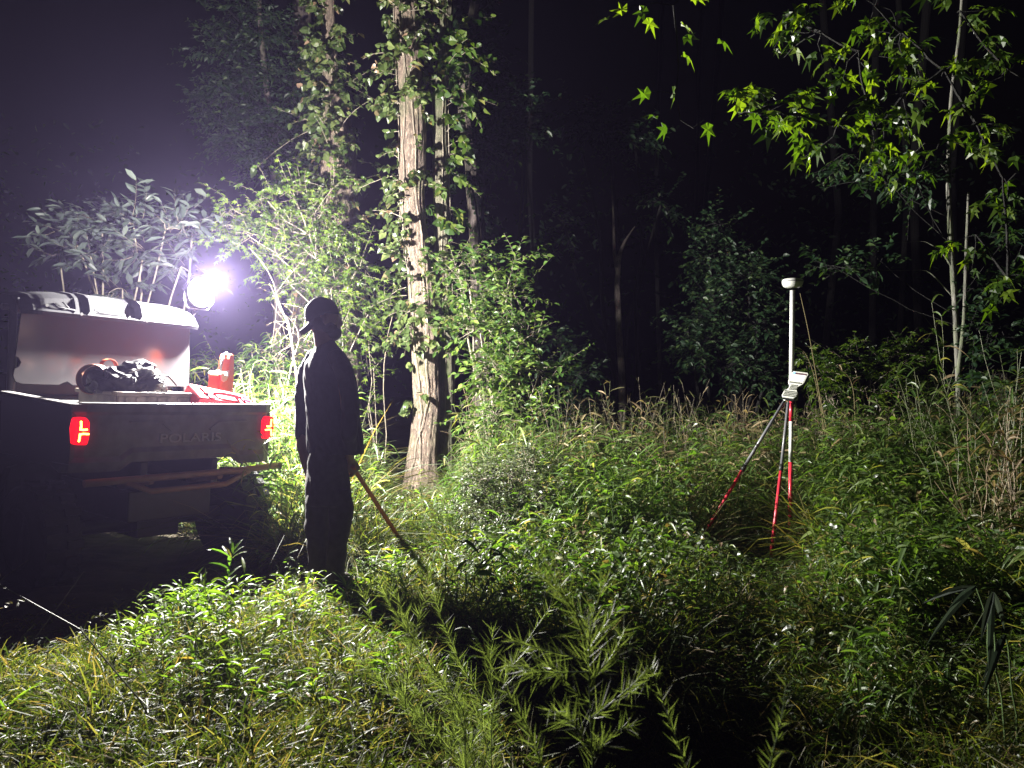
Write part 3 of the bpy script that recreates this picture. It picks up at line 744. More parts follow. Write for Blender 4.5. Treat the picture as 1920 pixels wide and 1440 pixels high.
def person():
    D0 = 5.0; base = at(618, 1080, D0); base[2] = .0
    base2 = at(618, 1080, 4.65); base2[2] = 0; PS = Vector((.945, .945, .978))
    p = empty('person', tuple(base2), 'person in dark shirt, trousers and backwards cap standing with back to the camera', 'person')
    P = lambda px, py, d=D0: Vector(at(px, py, d) - base)
    px = D0 / F
    # facing: to the right and a little away
    f = Vector((.90, .43, 0)).normalized(); s = Vector((f.y, -f.x, 0))    # s: the person's right (towards camera)
    hc = P(607, 596)
    bm = B()
    HM = Matrix((f, -s, Vector((0, 0, 1)))).transposed()      # local x forward, y left, z up
    ball(bm, hc + Vector((0, 0, .012)), .1, (1.0, .80, 1.08), HM)
    H = lambda x, y, z: hc + HM @ Vector((x, y, z))
    ball(bm, H(.035, 0, -.055), .068, (1.0, .82, 1.05), HM)
    ball(bm, H(.075, 0, -.095), .03, (1, 1.1, .8), HM)                    # chin
    chain(bm, [H(.094, 0, .012), H(.112, 0, -.028)], [.010, .0145]); ball(bm, H(.100, 0, -.032), .016, (1, 1.15, .6), HM)   # nose
    ball(bm, H(.096, 0, -.058), .019, (.7, 1.3, .35), HM); ball(bm, H(.094, 0, -.068), .018, (.7, 1.2, .4), HM)       # lips
    for q in (-1, 1):
        ball(bm, H(.083, q * .032, .018), .014, (.7, 1.3, .5), HM)        # brow
        ball(bm, H(.05, q * .052, -.02), .026, (1, .7, .9), HM)
        ball(bm, H(-.005, q * .082, -.01), .03, (.55, .22, 1.0), HM)      # ear
    neck = P(609, 648)
    chain(bm, [H(-.015, 0, -.05), neck, P(608, 672)], [.058, .060, .07])
    # torso, arms, legs under the clothes
    chain(bm, [P(610, 690), P(612, 740), P(614, 800), P(614, 845)], [.085, .085, .08, .085])
    shL = P(588, 682, D0 + .13); shR = P(644, 690, D0 - .14)
    elL = P(569, 786, D0 + .13); wrL = P(577, 866, D0 + .06)
    elR = P(655, 790, D0 - .12); wrR = P(656, 846, D0 + .0)
    elR = P(654, 797, D0 - .15)
    chain(bm, [shL, elL], [.042, .036]); chain(bm, [elL, P(569, 822, D0 + .11), wrL], [.043, .044, .027])
    chain(bm, [shR, elR], [.042, .036]); chain(bm, [elR, P(652, 818, D0 - .08), wrR], [.043, .040, .027])
    hipL = P(600, 850, D0 + .05); hipR = P(628, 850, D0 - .03)
    knL = P(600, 955, D0 + .07); knR = P(634, 955, D0 - .06); anL = P(604, 1058, D0 + .06); anR = P(630, 1062, D0 - .06)
    chain(bm, [hipL, knL, anL], [.055, .042, .03]); chain(bm, [hipR, knR, anR], [.055, .042, .03])
    # hands
    def hand(wr, dirv, palmn, grip, rad):
        dirv = dirv.normalized(); palmn = (palmn - dirv * palmn.dot(dirv)).normalized(); ac = dirv.cross(palmn).normalized()
        for k in range(4):
            b = wr + dirv * .02 + ac * (k - 1.5) * .012
            k1 = wr + dirv * .085 + ac * (k - 1.5) * .0185
            chain(bm, [b, k1], [.014, .0115], 10)
            ln = (.040, .046, .043, .034)[k]; a = .0; q = k1
            for j in range(3):
                a += grip[j]
                d = dirv * math.cos(a) + palmn * math.sin(a) + ac * (k - 1.5) * .05
                q2 = q + d.normalized() * ln * (1, .62, .5)[j]
                chain(bm, [q, q2], [(.0098, .0088, .0078, .007)[j], (.0098, .0088, .0078, .007)[j + 1]], 8); q = q2
        b = wr + dirv * .03 - ac * .022; q = b + (dirv * .6 - ac * .5 + palmn * .35).normalized() * .045
        q2 = q + (dirv * .8 - ac * .1 + palmn * .6).normalized() * .032; q3 = q2 + (dirv * .7 + ac * .15 + palmn * .7).normalized() * .026
        chain(bm, [b, q, q2, q3], [.016, .0125, .0105, .009], 8)
    hand(wrL, P(578, 900, D0 + .02) - wrL, f * .9 + Vector((0, 0, 0)), (.35, .55, .35), 0)
    hd = Vector((.35, .35, -.80))
    hand(wrR, hd, Vector((-.6, .55, -.1)), (.9, 1.2, .8), 0)
    b2 = remesh(bm, .0075)
    for fc in b2.faces: fc.smooth = True
    obj('body', b2, M['skin'], p, smooth=True)
    # eyes
    # beard + hair
    bm = B(); ball(bm, H(.045, 0, -.085), .071, (1.0, .86, .75), HM); ball(bm, H(.02, 0, -.05), .079, (.9, 1.0, .8), HM); ball(bm, H(-.03, 0, -.02), .086, (.8, .93, .8), HM)
    bmesh.ops.delete(bm, geom=[v for v in bm.verts if (HM.transposed() @ (v.co - hc)).x > .07 and (HM.transposed() @ (v.co - hc)).z > -.05], context='VERTS')
    for v in bm.verts: v.co += Vector((noise.noise(v.co * 60), noise.noise(v.co * 60 + Vector((5, 0, 0))), noise.noise(v.co * 60 + Vector((0, 5, 0))))) * .004
    obj('beard', bm, M['hair'], p, smooth=True)
    # cap worn backwards, brim behind pointing down
    bm = B(); ball(bm, H(-.012, 0, .028), .1, (1.10, .93, 1.09), HM)
    bmesh.ops.subdivide_edges(bm, edges=bm.edges[:], cuts=1, use_grid_fill=True)
    bmesh.ops.delete(bm, geom=[v for v in bm.verts if (HM.transposed() @ (v.co - hc)).z < .018 - (.035 if (HM.transposed() @ (v.co - hc)).x < 0 else 0) * min(1, -(HM.transposed() @ (v.co - hc)).x / .08)], context='VERTS')
    for v in bm.verts:
        q = v.co - hc; v.co += q.normalized() * .003 * noise.noise(v.co * 25)
    cp = obj('cap', bm, M['cap'], p, smooth=True); so = cp.modifiers.new('s', 'SOLIDIFY'); so.thickness = .003
    bm = B(); rows = []
    for i in range(7):
        t = i / 6; row = []
        for j in range(-6, 7):
            y = j / 6 * .078 * math.sqrt(max(0.02, 1 - (t * .88) ** 2.2)); x = -.100 - .052 * t + .02 * (j / 6) ** 2
            row.append(bm.verts.new(H(x, y, -.025 - .052 * t - .028 * (j / 6) ** 2)))
        rows.append(row)
    for i in range(6):
        for j in range(12): bm.faces.new([rows[i][j], rows[i][j + 1], rows[i + 1][j + 1], rows[i + 1][j]])
    br = obj('cap_brim', bm, M['cap'], cp, smooth=True); so = br.modifiers.new('s', 'SOLIDIFY'); so.thickness = .005
    # shirt: loft by silhouette plus sleeves, merged
    def loft(bm, rows, rat, dep=0.0, seg=40):
        prev = None; first = None
        for y, l, r, *q in rows:
            c = P((l + r) / 2, y, D0 + (q[0] if q else dep)); a = (r - l) / 2 * px; b = a * rat if rat < 5 else .1
            ring = []
            for k in range(seg):
                th = 2 * math.pi * k / seg
                ring.append(bm.verts.new(c + Vector((a * math.cos(th), b * math.sin(th), 0))))
            if prev:
                for k in range(seg): bm.faces.new([prev[k], prev[(k + 1) % seg], ring[(k + 1) % seg], ring[k]])
            else: bm.faces.new(ring)
            prev = ring
        bm.faces.new(prev[::-1])
    bm = B()
    loft(bm, [(633, 595, 628), (640, 592, 632), (648, 587, 640), (658, 581, 648), (670, 575, 656), (684, 571, 662), (700, 570, 667), (730, 572, 671), (760, 573, 673), (790, 575, 676), (815, 577, 679), (836, 579, 680)], .78)
    chain(bm, [P(592, 664, D0 + .10), P(577, 690, D0 + .13), P(568, 740, D0 + .13), P(569, 792, D0 + .13)], [.058, .058, .052, .050])
    chain(bm, [P(632, 664, D0 - .10), P(646, 690, D0 - .16), P(655, 740, D0 - .17), P(654, 800, D0 - .16)], [.056, .060, .056, .054])
    chain(bm, [P(654, 800, D0 - .16), P(657, 822, D0 - .08)], [.052, .042])
    chain(bm, [P(569, 792, D0 + .13), P(569, 802, D0 + .13)], [.053, .053])
    b2 = remesh(bm, .008, 2)
    for v in b2.verts:
        q = v.co; n_ = noise.noise(Vector((q.x * 9, q.y * 9, q.z * 4.5))) * .010 + (abs(noise.noise(Vector((q.x * 14 + q.z * 8, q.y * 14, q.z * 7 + q.x * 9)))) - .2) * .012
        v.co += v.normal * n_
    obj('shirt', b2, M['shirt'], p, smooth=True)
    bm = B()
    loft(bm, [(820, 582, 648), (850, 578, 652), (875, 577, 653), (905, 575, 656), (925, 574, 660)], 1.12)
    loft(bm, [(900, 575, 618), (930, 573, 620), (965, 573, 616), (1000, 576, 616), (1030, 580, 616), (1052, 584, 618), (1066, 588, 620)], .95, .06)
    loft(bm, [(900, 612, 656), (930, 616, 662), (950, 617, 661), (975, 615, 656), (1000, 613, 650), (1030, 612, 647), (1060, 612, 646), (1070, 613, 645)], .95, -.05)
    b2 = remesh(bm, .008, 3)
    for v in b2.verts:
        q = v.co; v.co += v.normal * ((abs(noise.noise(Vector((q.x * 12, q.y * 12, q.z * 9)))) - .2) * .014)
    obj('trousers', b2, M['trousers'], p, smooth=True)
    for (an, dd) in ((anL, 0), (anR, 0)):
        bm = B(); a0 = Vector((an.x, an.y, .07)); chain(bm, [a0 + Vector((0, 0, .09)), a0, a0 + f * .08 - Vector((0, 0, .02)), a0 + f * .15 - Vector((0, 0, .025))], [.05, .052, .046, .042])
        b2 = remesh(bm, .008, 2)
        for v in b2.verts: v.co.z = max(v.co.z, .012)
        obj('boot', b2, M['boot'], p, smooth=True)
    p.scale = PS
    hq = wrR + hd.normalized() * .075 + Vector((-.004, .015, -.012))
    h0 = Vector(base2) + Vector((hq.x * PS.x, hq.y * PS.y, hq.z * PS.z)); tip = Vector(at(762, 1030, 5.75))
    sh = empty('wooden_shaft', tuple(tip), 'long orange-brown wooden tool shaft leaning from the hand down into the grass', 'tool shaft')
    bm = B(); d = (tip - h0); pts = [h0 - d * .05 - tip] + [h0 + d * t - tip for t in (0, .2, .4, .6, .8, 1.0)]
    tube(bm, pts, [.013, .0145, .0145, .015, .0155, .016, .0165], 14)
    obj('shaft', bm, M['wood'], sh)
    bm = B(); dn = d.normalized(); tube(bm, [h0 + d - tip, h0 + d + dn * .10 - tip], [.022, .02], 12)
    prism(bm, [(-.07, .0), (.07, .0), (.085, -.16), (.0, -.24), (-.085, -.16)], 'y', -.004, .004)
    obj('blade', bm, M['frame_steel'], sh)
person()

# ------------------------------------------------------------------ undergrowth
def pw(x, tab):
    return np.interp(x, [a for a, b in tab], [b for a, b in tab])
def u_of(x, y): return x / np.maximum(y, .3) * F + 960
def v_of(z, y): return 720 - (z - CZ) / y * F
def hcap(x, y):
    """tallest plant that still leaves open what the photo shows behind it"""
    u = u_of(x, y)
    cap = pw(u, [(-200, 1000), (0, 900), (430, 820), (470, 700), (560, 640), (620, 700), (680, 800), (740, 905), (840, 900), (880, 800), (930, 770), (1100, 765), (1500, 765), (1650, 755), (1800, 730), (1950, 700)])
    near = pw(u, [(-200, 1150), (0, 1140), (130, 1150), (300, 1095), (430, 1045), (520, 1010), (560, 1040), (600, 1072), (670, 1070), (700, 1010), (780, 1000), (840, 960), (900, 960), (1000, 930), (1270, 950), (1320, 985), (1410, 1035), (1500, 1045), (1560, 950), (1950, 900)])
    lim = pw(u, [(0, 5.1), (500, 5.4), (600, 5.2), (680, 5.3), (760, 5.6), (1000, 5.0), (1300, 5.4), (1320, 5.9), (1500, 6.0), (1560, 5.0), (1920, 4.2)])
    nz = np.sin(x * 3.7 + 1) * np.cos(y * 2.9) + np.sin(x * 8.3 + y * 5)
    far = np.where((u > 900), cap - 34 * np.clip(nz, -.4, 1.3), cap)
    c = np.where(y < lim, near, far)
    return CZ - (c - 720) / F * y
def hbase(x, y):
    u = u_of(x, y)
    h = pw(y, [(1.5, .20), (3, .27), (4.2, .48), (5, .72), (6, .92), (7.5, 1.1), (9, 1.15), (14, 1.25)])
    h = np.where((u < 900) & (y < 4.6), h * .72, h)
    h = np.where((u > 1450) & (y < 4.9), h * 1.5, h)
    h = np.where((u > 430) & (u < 620) & (y > 5.8), h * 1.7, h)
    q = np.sin(x * 2.3 + 1) * np.sin(y * 1.9 + x) + .8 * np.sin(x * 5.1 + y * 2.2) * np.cos(y * 4.7 - x * 1.3) + .5 * np.sin(x * 9.7 - y * 3) * np.sin(y * 8.3 + x * 2)
    h *= np.clip(.92 + .42 * q, .38, 1.6)
    return h
def in_vehicle(x, y):
    dx, dy = x - VO.x, y - VO.y
    a = dx * ux.x + dy * ux.y; b = dx * vy.x + dy * vy.y
    return (a > -.2) & (a < 1.52) & (b > -.15) & (b < 3.4)
def track(x, y):      # bare worn ground around and in front of the vehicle
    dx, dy = x - VO.x, y - VO.y
    a = dx * ux.x + dy * ux.y; b = dx * vy.x + dy * vy.y
    return (a > -1.2) & (a < 1.32) & (b > -.9) & (b < 3.6)
def scatter(n, y0, y1, u0=-260, u1=2180, p=1.0, dens=None):
    """ground points inside the field of view plus a margin at both sides"""
    y = y0 + (y1 - y0) * RG.random(n) ** p
    x = (u0 + (u1 - u0) * RG.random(n) - 960) / F * y
    k = ~in_vehicle(x, y) & (((x - .85) / .72) ** 2 + ((y - 2.55) / .85) ** 2 > RG.random(n) * 1.25) & (np.hypot(x + 1.1, y - 4.67) > .15)  # thins plants in the hollow so it stays dark
    if dens is not None: k &= RG.random(n) < dens(x, y)
    x, y = x[k], y[k]
    return x, y
def clumpy(x, y, f=1.6, s=0.):
    return .5 + .5 * np.sin(x * f * 1.7 + s) * np.cos(y * f * 1.3 + s * 2) + .35 * np.sin(x * f * 4.1 + y * f * 3.3 + s)

def grass_layer(name, n_tufts, per, y0, y1, hs, wd, mat_, p=1.0, dens=None, lean=.55, droop=(.25, .8), kind='grass', minh=.05):
    x, y = scatter(n_tufts, y0, y1, p=p, dens=dens)
    H = np.minimum(hbase(x, y) * hs, hcap(x, y))
    tr = track(x, y); H = np.where(tr, np.minimum(H, .08), H); H = np.maximum(H, minh)
    n = len(x); X = np.repeat(x, per) + RG.normal(size=n * per) * .035; Y = np.repeat(y, per) + RG.normal(size=n * per) * .035
    hh = np.repeat(H, per) * (.45 + .65 * RG.random(n * per))
    D = np.stack([RG.normal(size=n * per) * lean, RG.normal(size=n * per) * lean, np.ones(n * per)], 1)
    P = np.stack([X, Y, gz(X, Y) - .01], 1)
    dr = droop[0] + (droop[1] - droop[0]) * RG.random(n * per)
    nm = NM()
    leaves(nm, kind, P, D, rand_dir(n * per, 0, .3), hh * (1 + dr * .6), wd * (.6 + .8 * RG.random(n * per)), dr, rnd=np.clip(np.repeat(RG.random(n), per) * .8 + RG.random(n * per) * .25, 0, 1))
    return tag(nm.build(name, M[mat_]), kind='stuff')

def stem_plants(name, x, y, H, m, kind, lL, lW, mat_, stem_mat='stem', frac=.25, up=.35, droop=.35, stem_r=.0022, lean=.12, whorl=False, upn=.8, tilt=0.0):
    n = len(x); z0 = gz(x, y) - .01
    ln = RG.normal(size=(n, 3)) * lean; ln[:, 2] = 1; ln = norm(ln)
    bend = RG.normal(size=(n, 3)) * .12; bend[:, 2] = 0
    def C(t): return np.stack([x, y, z0], 1)[:, None] + ln[:, None] * (H[:, None] * t)[..., None] + bend[:, None] * (H[:, None] * t ** 2)[..., None]
    k = 5; tt = np.broadcast_to(np.linspace(0, 1, k), (n, k))
    ns = NM(); tubes(ns, C(tt), np.broadcast_to(np.linspace(stem_r, stem_r * .5, k), (n, k)), 3, rnd=RG.random(n))
    t = frac + (1 - frac) * (np.arange(m)[None] + RG.random((n, m))) / m
    P = C(np.clip(t, 0, 1)).reshape(-1, 3)
    az = RG.random((n, m)) * 2 * math.pi if not whorl else (np.arange(m)[None] * 2.4 + RG.random((n, 1)) * 6.28)
    D = np.stack([np.cos(az), np.sin(az), up + RG.normal(size=(n, m)) * .25], -1).reshape(-1, 3)
    U = np.array([0, 0, 1.]) * upn + RG.normal(size=(n * m, 3)) * .4
    L = lL * (.55 + .8 * RG.random(n * m)) * np.repeat(np.clip(H / .5, .6, 1.3), m)
    nl = NM(); leaves(nl, kind, P, D, U, L, L * (lW / lL), droop * (.4 + RG.random(n * m)), rnd=np.clip(np.repeat(RG.random(n), m) * .7 + RG.random(n * m) * .35, 0, 1), curl=1.0)
    # stems and leaves in one mesh
    nl.v.append(np.concatenate(ns.v)); off = nl.n
    for f_, _ in ns.f: nl.f.append((f_ + off, 1))
    nl.r.append(np.concatenate(ns.r)); nl.n += ns.n
    return tag(nl.build(name, [M[mat_], M[stem_mat]]), kind='stuff')

Hf = lambda x, y, s=1.0: np.maximum(np.minimum(hbase(x, y) * s, hcap(x, y)), .06)
def undergrowth():
    # short grass and low leaves in front
    grass_layer('grass', 10500, 15, 1.7, 5.6, 1.1, .0027, 'grass', p=.8, dens=lambda x, y: np.where(track(x, y), .15, .9), lean=.75, droop=(.3, 1.1))
    grass_layer('grass', 7600, 13, 1.7, 4.6, 1.15, .0021, 'grass', p=.8, dens=lambda x, y: np.where(track(x, y), .1, np.where(u_of(x, y) < 1000, .95, .4)), lean=1.0, droop=(.5, 1.6))
    grass_layer('grass', 6500, 10, 4.6, 10, .85, .0045, 'grass', p=.9, dens=lambda x, y: np.where(track(x, y), .2, .8), lean=.5)
    grass_layer('grass', 2600, 6, 1.7, 6.5, 1.2, .0024, 'drycane', p=.9, dens=lambda x, y: np.where(track(x, y), .05, .5), lean=1.2, droop=(.1, .9))
    # low leaves hugging the soil
    n = 26000; x, y = scatter(n, 1.7, 6.2, p=.8, dens=lambda x, y: np.where(track(x, y), .05, np.clip(clumpy(x, y, 1.3), .12, 1)) * np.where((u_of(x, y) < 950) & (y < 4.4), .22, 1))
    n = len(x); h = Hf(x, y, .75) * RG.random(n)
    nm = NM(); D = rand_dir(n, .1, .4)
    leaves(nm, 'oval', np.stack([x, y, gz(x, y) + h], 1), D, np.array([0, 0, 1.]) + RG.normal(size=(n, 3)) * .5, .014 + .030 * RG.random(n) ** 2.5, .003 + .005 * RG.random(n), .3, curl=1)
    tag(nm.build('ground_cover', M['cover']), kind='stuff')
    # bigger glossy leaves in the middle ground (white glints)
    n = 4500; x, y = scatter(n, 3.5, 5.9, u0=860, u1=1700, dens=lambda x, y: np.clip(clumpy(x, y, 2.1, 2) * 1.2, 0, 1))
    n = len(x); h = Hf(x, y, 1.0) * (.35 + .65 * RG.random(n))
    nm = NM(); D = rand_dir(n, .15, .5); 
    leaves(nm, 'heart', np.stack([x, y, gz(x, y) + h], 1), D, np.array([-.4, .1, 1.]) + RG.normal(size=(n, 3)) * .5, .022 + .045 * RG.random(n) ** 2, .012 + .026 * RG.random(n) ** 2, .3, curl=1)
    tag(nm.build('ground_cover', M['cover']), kind='stuff')
    grass_layer('grass', 2600, 8, 3.4, 7.5, 1.15, .0040, 'cane', p=.9, dens=lambda x, y: np.where(track(x, y), .0, np.where(u_of(x, y) > 620, np.clip(clumpy(x, y, 1.7, 9) * 1.2, .1, 1), .2)), lean=.75, droop=(.7, 1.8), kind='blade')
    # leafy weeds everywhere
    x, y = scatter(1900, 2.0, 6.5, p=.8, dens=lambda x, y: np.where(track(x, y), .04, np.clip(clumpy(x, y, 1.9, 1), .1, 1)) * np.where((u_of(x, y) < 950) & (y < 4.4), .12, 1))
    stem_plants('weeds', x, y, Hf(x, y, 1.05) * (.6 + .4 * RG.random(len(x))), 13, 'oval', .042, .0055, 'weed', up=.35, stem_r=.0016)
    # cane with drooping lance leaves: middle and back
    x, y = scatter(5200, 4.9, 9.5, p=.85, dens=lambda x, y: np.where(track(x, y), .02, .75) * np.where((u_of(x, y) > 640) & (u_of(x, y) < 900), .6, 1))
    stem_plants('cane', x, y, Hf(x, y, 1.15) * (.55 + .45 * RG.random(len(x))), 14, 'blade', .135, .0065, 'cane', up=.45, droop=.7, stem_r=.0024, frac=.15)
    x, y = scatter(900, 6.4, 10, u0=900, p=.9, dens=lambda x, y: np.clip(clumpy(x, y, 1.2, 4) * 1.3, .1, 1))
    stem_plants('cane', x, y, Hf(x, y, 1.2) * (.7 + .35 * RG.random(len(x))), 12, 'blade', .12, .0075, 'drycane', up=.7, droop=.5, stem_r=.0028, frac=.3)
    x, y = scatter(3200, 3.2, 7.5, u0=820, u1=2150, p=.9, dens=lambda x, y: np.clip(clumpy(x, y, 1.4, 3) * 1.2, .1, 1))
    stem_plants('cane', x, y, Hf(x, y, 1.1) * (.55 + .55 * RG.random(len(x))), 13, 'blade', .11, .0055, 'cane', up=.5, droop=.8, stem_r=.0022, frac=.15)
    x, y = scatter(900, 3.0, 6.0, u0=900, u1=2150, p=.9, dens=lambda x, y: np.clip(clumpy(x, y, 2.2, 7) * 1.3, .0, 1))
    stem_plants('weeds', x, y, Hf(x, y, 1.25) * (.6 + .4 * RG.random(len(x))), 14, 'oval', .07, .012, 'weed', up=.3, stem_r=.0022, droop=.5, frac=.2)
    # bare dry stalks sticking out on top
    x, y = scatter(420, 6.6, 9.5, u0=1040, u1=2000)
    stem_plants('dry_stalks', x, y, Hf(x, y, 1.2) * (.95 + .22 * RG.random(len(x)) ** 2), 5, 'blade', .07, .0035, 'drycane', 'twig', up=1.4, droop=.1, stem_r=.0032, frac=.5, lean=.1)
    # low lance-leaf plants in front of the vehicle and the person
    x, y = scatter(520, 2.9, 5.1, u0=230, u1=760, dens=lambda x, y: np.where(track(x, y) , .12, np.clip(clumpy(x, y, 2.6, 5), .1, 1)))
    stem_plants('cane', x, y, Hf(x, y, 1.2) * (.75 + .25 * RG.random(len(x))), 9, 'blade', .125, .0085, 'sprout', up=.7, droop=.4, stem_r=.002, frac=.45)
    # right-hand bank of taller canes
    x, y = scatter(1500, 3.0, 6.5, u0=1560, u1=2180, p=.9)
    stem_plants('cane', x, y, Hf(x, y, 1.1) * (.6 + .4 * RG.random(len(x))), 12, 'blade', .11, .008, 'cane', up=.4, droop=.8, stem_r=.0024, frac=.15)
undergrowth()

# ------------------------------------------------------------------ trees
def trunk(nm, pts, rads, sides=36, k=150, rough=.10, m=0, flare=0.0, ridge=.9):
    pts = np.asarray(pts, float); rads = np.asarray(rads, float)
    s = np.concatenate([[0], np.cumsum(np.linalg.norm(np.diff(pts, axis=0), axis=1))]); t = np.linspace(0, s[-1], k)
    c = np.stack([np.interp(t, s, pts[:, i]) for i in range(3)], 1)
    for _ in range(6): c[1:-1] = (c[:-2] + 2 * c[1:-1] + c[2:]) / 4
    r = np.interp(t, s, rads)
    th = np.arange(sides) * 2 * math.pi / sides
    V = np.empty((k, sides, 3))
    for i in range(k):
        for j in range(sides):
            q = Vector((math.cos(th[j]), math.sin(th[j]), 0))
            w_ = noise.noise(Vector((q.x * 3.2, q.y * 3.2, t[i] * 1.2))) + .6 * noise.noise(Vector((q.x * 9, q.y * 9, t[i] * 2.6))) - ridge * abs(noise.noise(Vector((q.x * 13, q.y * 13, t[i] * 5))) + .5 * noise.noise(Vector((q.x * 26, q.y * 26, t[i] * 13))))
            rr = r[i] * (1 + rough * w_ + flare * math.exp(-t[i] * 4.0) * (.7 + .5 * math.cos(th[j] * 4 + 1)))
            V[i, j] = c[i] + np.array([q.x, q.y, 0]) * rr
    i, j = np.meshgrid(np.arange(k - 1), np.arange(sides), indexing='ij')
    a = (i * sides + j).ravel(); b = (i * sides + (j + 1) % sides).ravel()
    nm.add(V, [np.stack([a, b, b + sides, a + sides], -1)], m=m)
    return c, r
def crown_clusters(nl, ns, clusters, kind, lL, lW, per_m=1.0, twig=.45, leaves_per=9, grav=.15, start=None, spread=.9, droop=.25, outward=.7, upn=1.0, lr=(.018, .006)):
    """clusters: (px, py, depth, rx_px, rz_px, n_twigs)"""
    for (px, py, d, rx, rz, nt_) in clusters:
        c = at(px, py, d); rr = np.array([rx / F * d, rx / F * d * .8, rz / F * d])
        if start is not None:
            s0 = start(c); p = limb(ns, s0, c, lr[0], lr[1], sag=-.05, sides=5)
        n = max(3, int(nt_ * per_m))
        O, dirn = blob(n, c, rr * .75)
        D = norm(dirn * outward + RG.normal(size=(n, 3)) * .5 + np.array([0, 0, .1]))
        k = min(n, max(3, n // 5))
        for q in range(k):
            limb(ns, c, O[q], lr[1] * .6, .002, sag=.02, k=5, sides=3)
        sprays(nl, ns, O, D, twig * (.6 + .7 * RG.random(n)), leaves_per, kind, lL, lW, grav=grav, spread=spread, droop=droop, upn=upn, stem=.0025)

def make_tree(name, label, cat, loc, trunks, bark, crown=None, leaf=None, group=None, limbs=None):
    e = empty(name, tuple(loc), label, cat, group)
    nm = NM(); first = None
    for (pts, rads, kw) in trunks:
        c, r = trunk(nm, pts, rads, **kw)
        if first is None: first = c
    if len(trunks) > 0: nm.build('trunk', M[bark], e, smooth=True)
    if crown:
        nl, ns = NM(), NM()
        def st(c):
            i = np.argmin(np.linalg.norm(first - (c - np.array([0, 0, .5])), axis=1)); return first[i]
        kw = dict(crown); cl = kw.pop('clusters')
        crown_clusters(nl, ns, cl, start=st, **kw)
        ns.build('limbs', M['bark_dark' if leaf == 'darkleaf' else 'twig'], e); nl.build('crown', M[leaf], e)
    return e
def vline(pxs, d):
    return [at(a, b, d) for a, b in pxs]

# main trunk with its second stem
TD = 8.6
base = at(790, 925, TD); base[2] = 0
tr1 = [np.array([base[0], TD, -.05])] + vline([(792, 860), (800, 760), (795, 640), (787, 500), (772, 380), (775, 250), (768, 120), (760, 0), (752, -160), (748, -420)], TD)
make_tree('tree', 'stout pinkish-barked tree trunk with bright ridged bark, rising out of the grass beside the person', 'tree', base,
          [(tr1, [.18, .160, .148, .146, .138, .14, .145, .135, .125, .115, .105], dict(flare=.45, rough=.10, k=420, sides=80))], 'bark_main')
b2 = [at(832, 905, TD + .25)] + vline([(834, 800), (836, 680), (832, 560), (829, 420), (827, 300), (826, 190), (835, 60), (850, -200)], TD + .2)
b2[0][2] = 0
make_tree('tree', 'slimmer mossy stem standing close behind the stout pinkish trunk', 'tree', b2[0],
          [(b2, [.11, .095, .09, .09, .082, .08, .075, .07, .06], dict(flare=.3, rough=.12, k=300, sides=44))], 'bark_moss')
b3 = [at(640, 880, 9.6)] + vline([(640, 700), (636, 560), (632, 420), (630, 300), (622, 150), (616, 40), (610, -150)], 9.6); b3[0][2] = 0
make_tree('tree', 'thick pale trunk wrapped in climbing leaves left of the stout pinkish trunk', 'tree', b3[0],
          [(b3, [.24, .22, .21, .21, .18, .10, .08, .07], dict(flare=.2, rough=.13, k=260, sides=64))], 'bark_main')
b3 = [at(664, 860, 9.9)] + vline([(664, 700), (662, 560), (660, 400), (656, 260), (640, 180)], 9.9); b3[0][2] = 0
make_tree('tree', 'dark narrow stem just right of the leaf-wrapped pale trunk', 'tree', b3[0],
          [(b3, [.10, .10, .09, .085, .07, .04], dict(rough=.16, k=120, sides=24))], 'bark_far')
b4 = [at(566, 830, 14.)] + vline([(567, 500), (567, 200), (566, 0), (566, -300)], 14.); b4[0][2] = 0
make_tree('tree', 'smooth far reddish-grey trunk rising at the top of the picture above the dim crown', 'tree', b4[0],
          [(b4, [.24, .20, .17, .165, .15], dict(rough=.04, k=100, sides=24))], 'bark_far')
b5 = [at(905, 820, 11.)] + vline([(903, 600), (893, 420), (882, 300), (868, 200), (875, 100), (892, 0), (905, -200)], 11.); b5[0][2] = 0
make_tree('tree', 'thin dim trunk behind the mossy stem with bare side branches and hanging tendrils', 'tree', b5[0],
          [(b5, [.14, .12, .10, .09, .085, .08, .07, .06], dict(rough=.12, k=120, sides=20))], 'bark_far')
b6 = [at(1168, 830, 13.)] + vline([(1166, 700), (1160, 620), (1157, 540), (1160, 480), (1172, 450), (1190, 425)], 13.); b6[0][2] = 0
make_tree('tree', 'thin pale forked sapling stem standing alone in the dark woods', 'tree', b6[0],
          [(b6, [.07, .06, .055, .05, .04, .025, .012], dict(rough=.12, k=80, sides=14)),
           (vline([(1160, 520), (1152, 480), (1150, 400), (1146, 330)], 13.), [.035, .03, .02, .01], dict(rough=.1, k=40, sides=10))], 'bark_far')

# dim crown at the upper left, behind the leaf-wrapped trunk
def dimcrown():
    cl = [(420, 100, 12.5, 60, 60, 60), (470, 170, 12.2, 70, 60, 75), (400, 190, 12.6, 50, 40, 45), (520, 250, 12., 70, 50, 75), (440, 260, 12.3, 60, 45, 60), (560, 150, 12., 50, 70, 60), (500, 60, 12.4, 70, 50, 60),
          (430, 20, 12.6, 60, 40, 45), (610, 230, 11.6, 40, 60, 45), (580, 330, 11.2, 50, 30, 40), (500, 300, 12, 50, 25, 30)]
    b = [at(520, 840, 12.3)] + vline([(520, 500), (510, 250), (490, 80), (480, -100)], 12.3); b[0][2] = 0
    make_tree('tree', 'dim feathery crown hanging above the bright sapling at the upper left', 'tree', b[0],
              [(b, [.07, .06, .05, .04, .03], dict(rough=.1, k=60, sides=12))], 'bark_far', dict(clusters=cl, kind='oval', lL=.085, lW=.018, twig=.42, leaves_per=10, per_m=1.5), 'darkleaf')
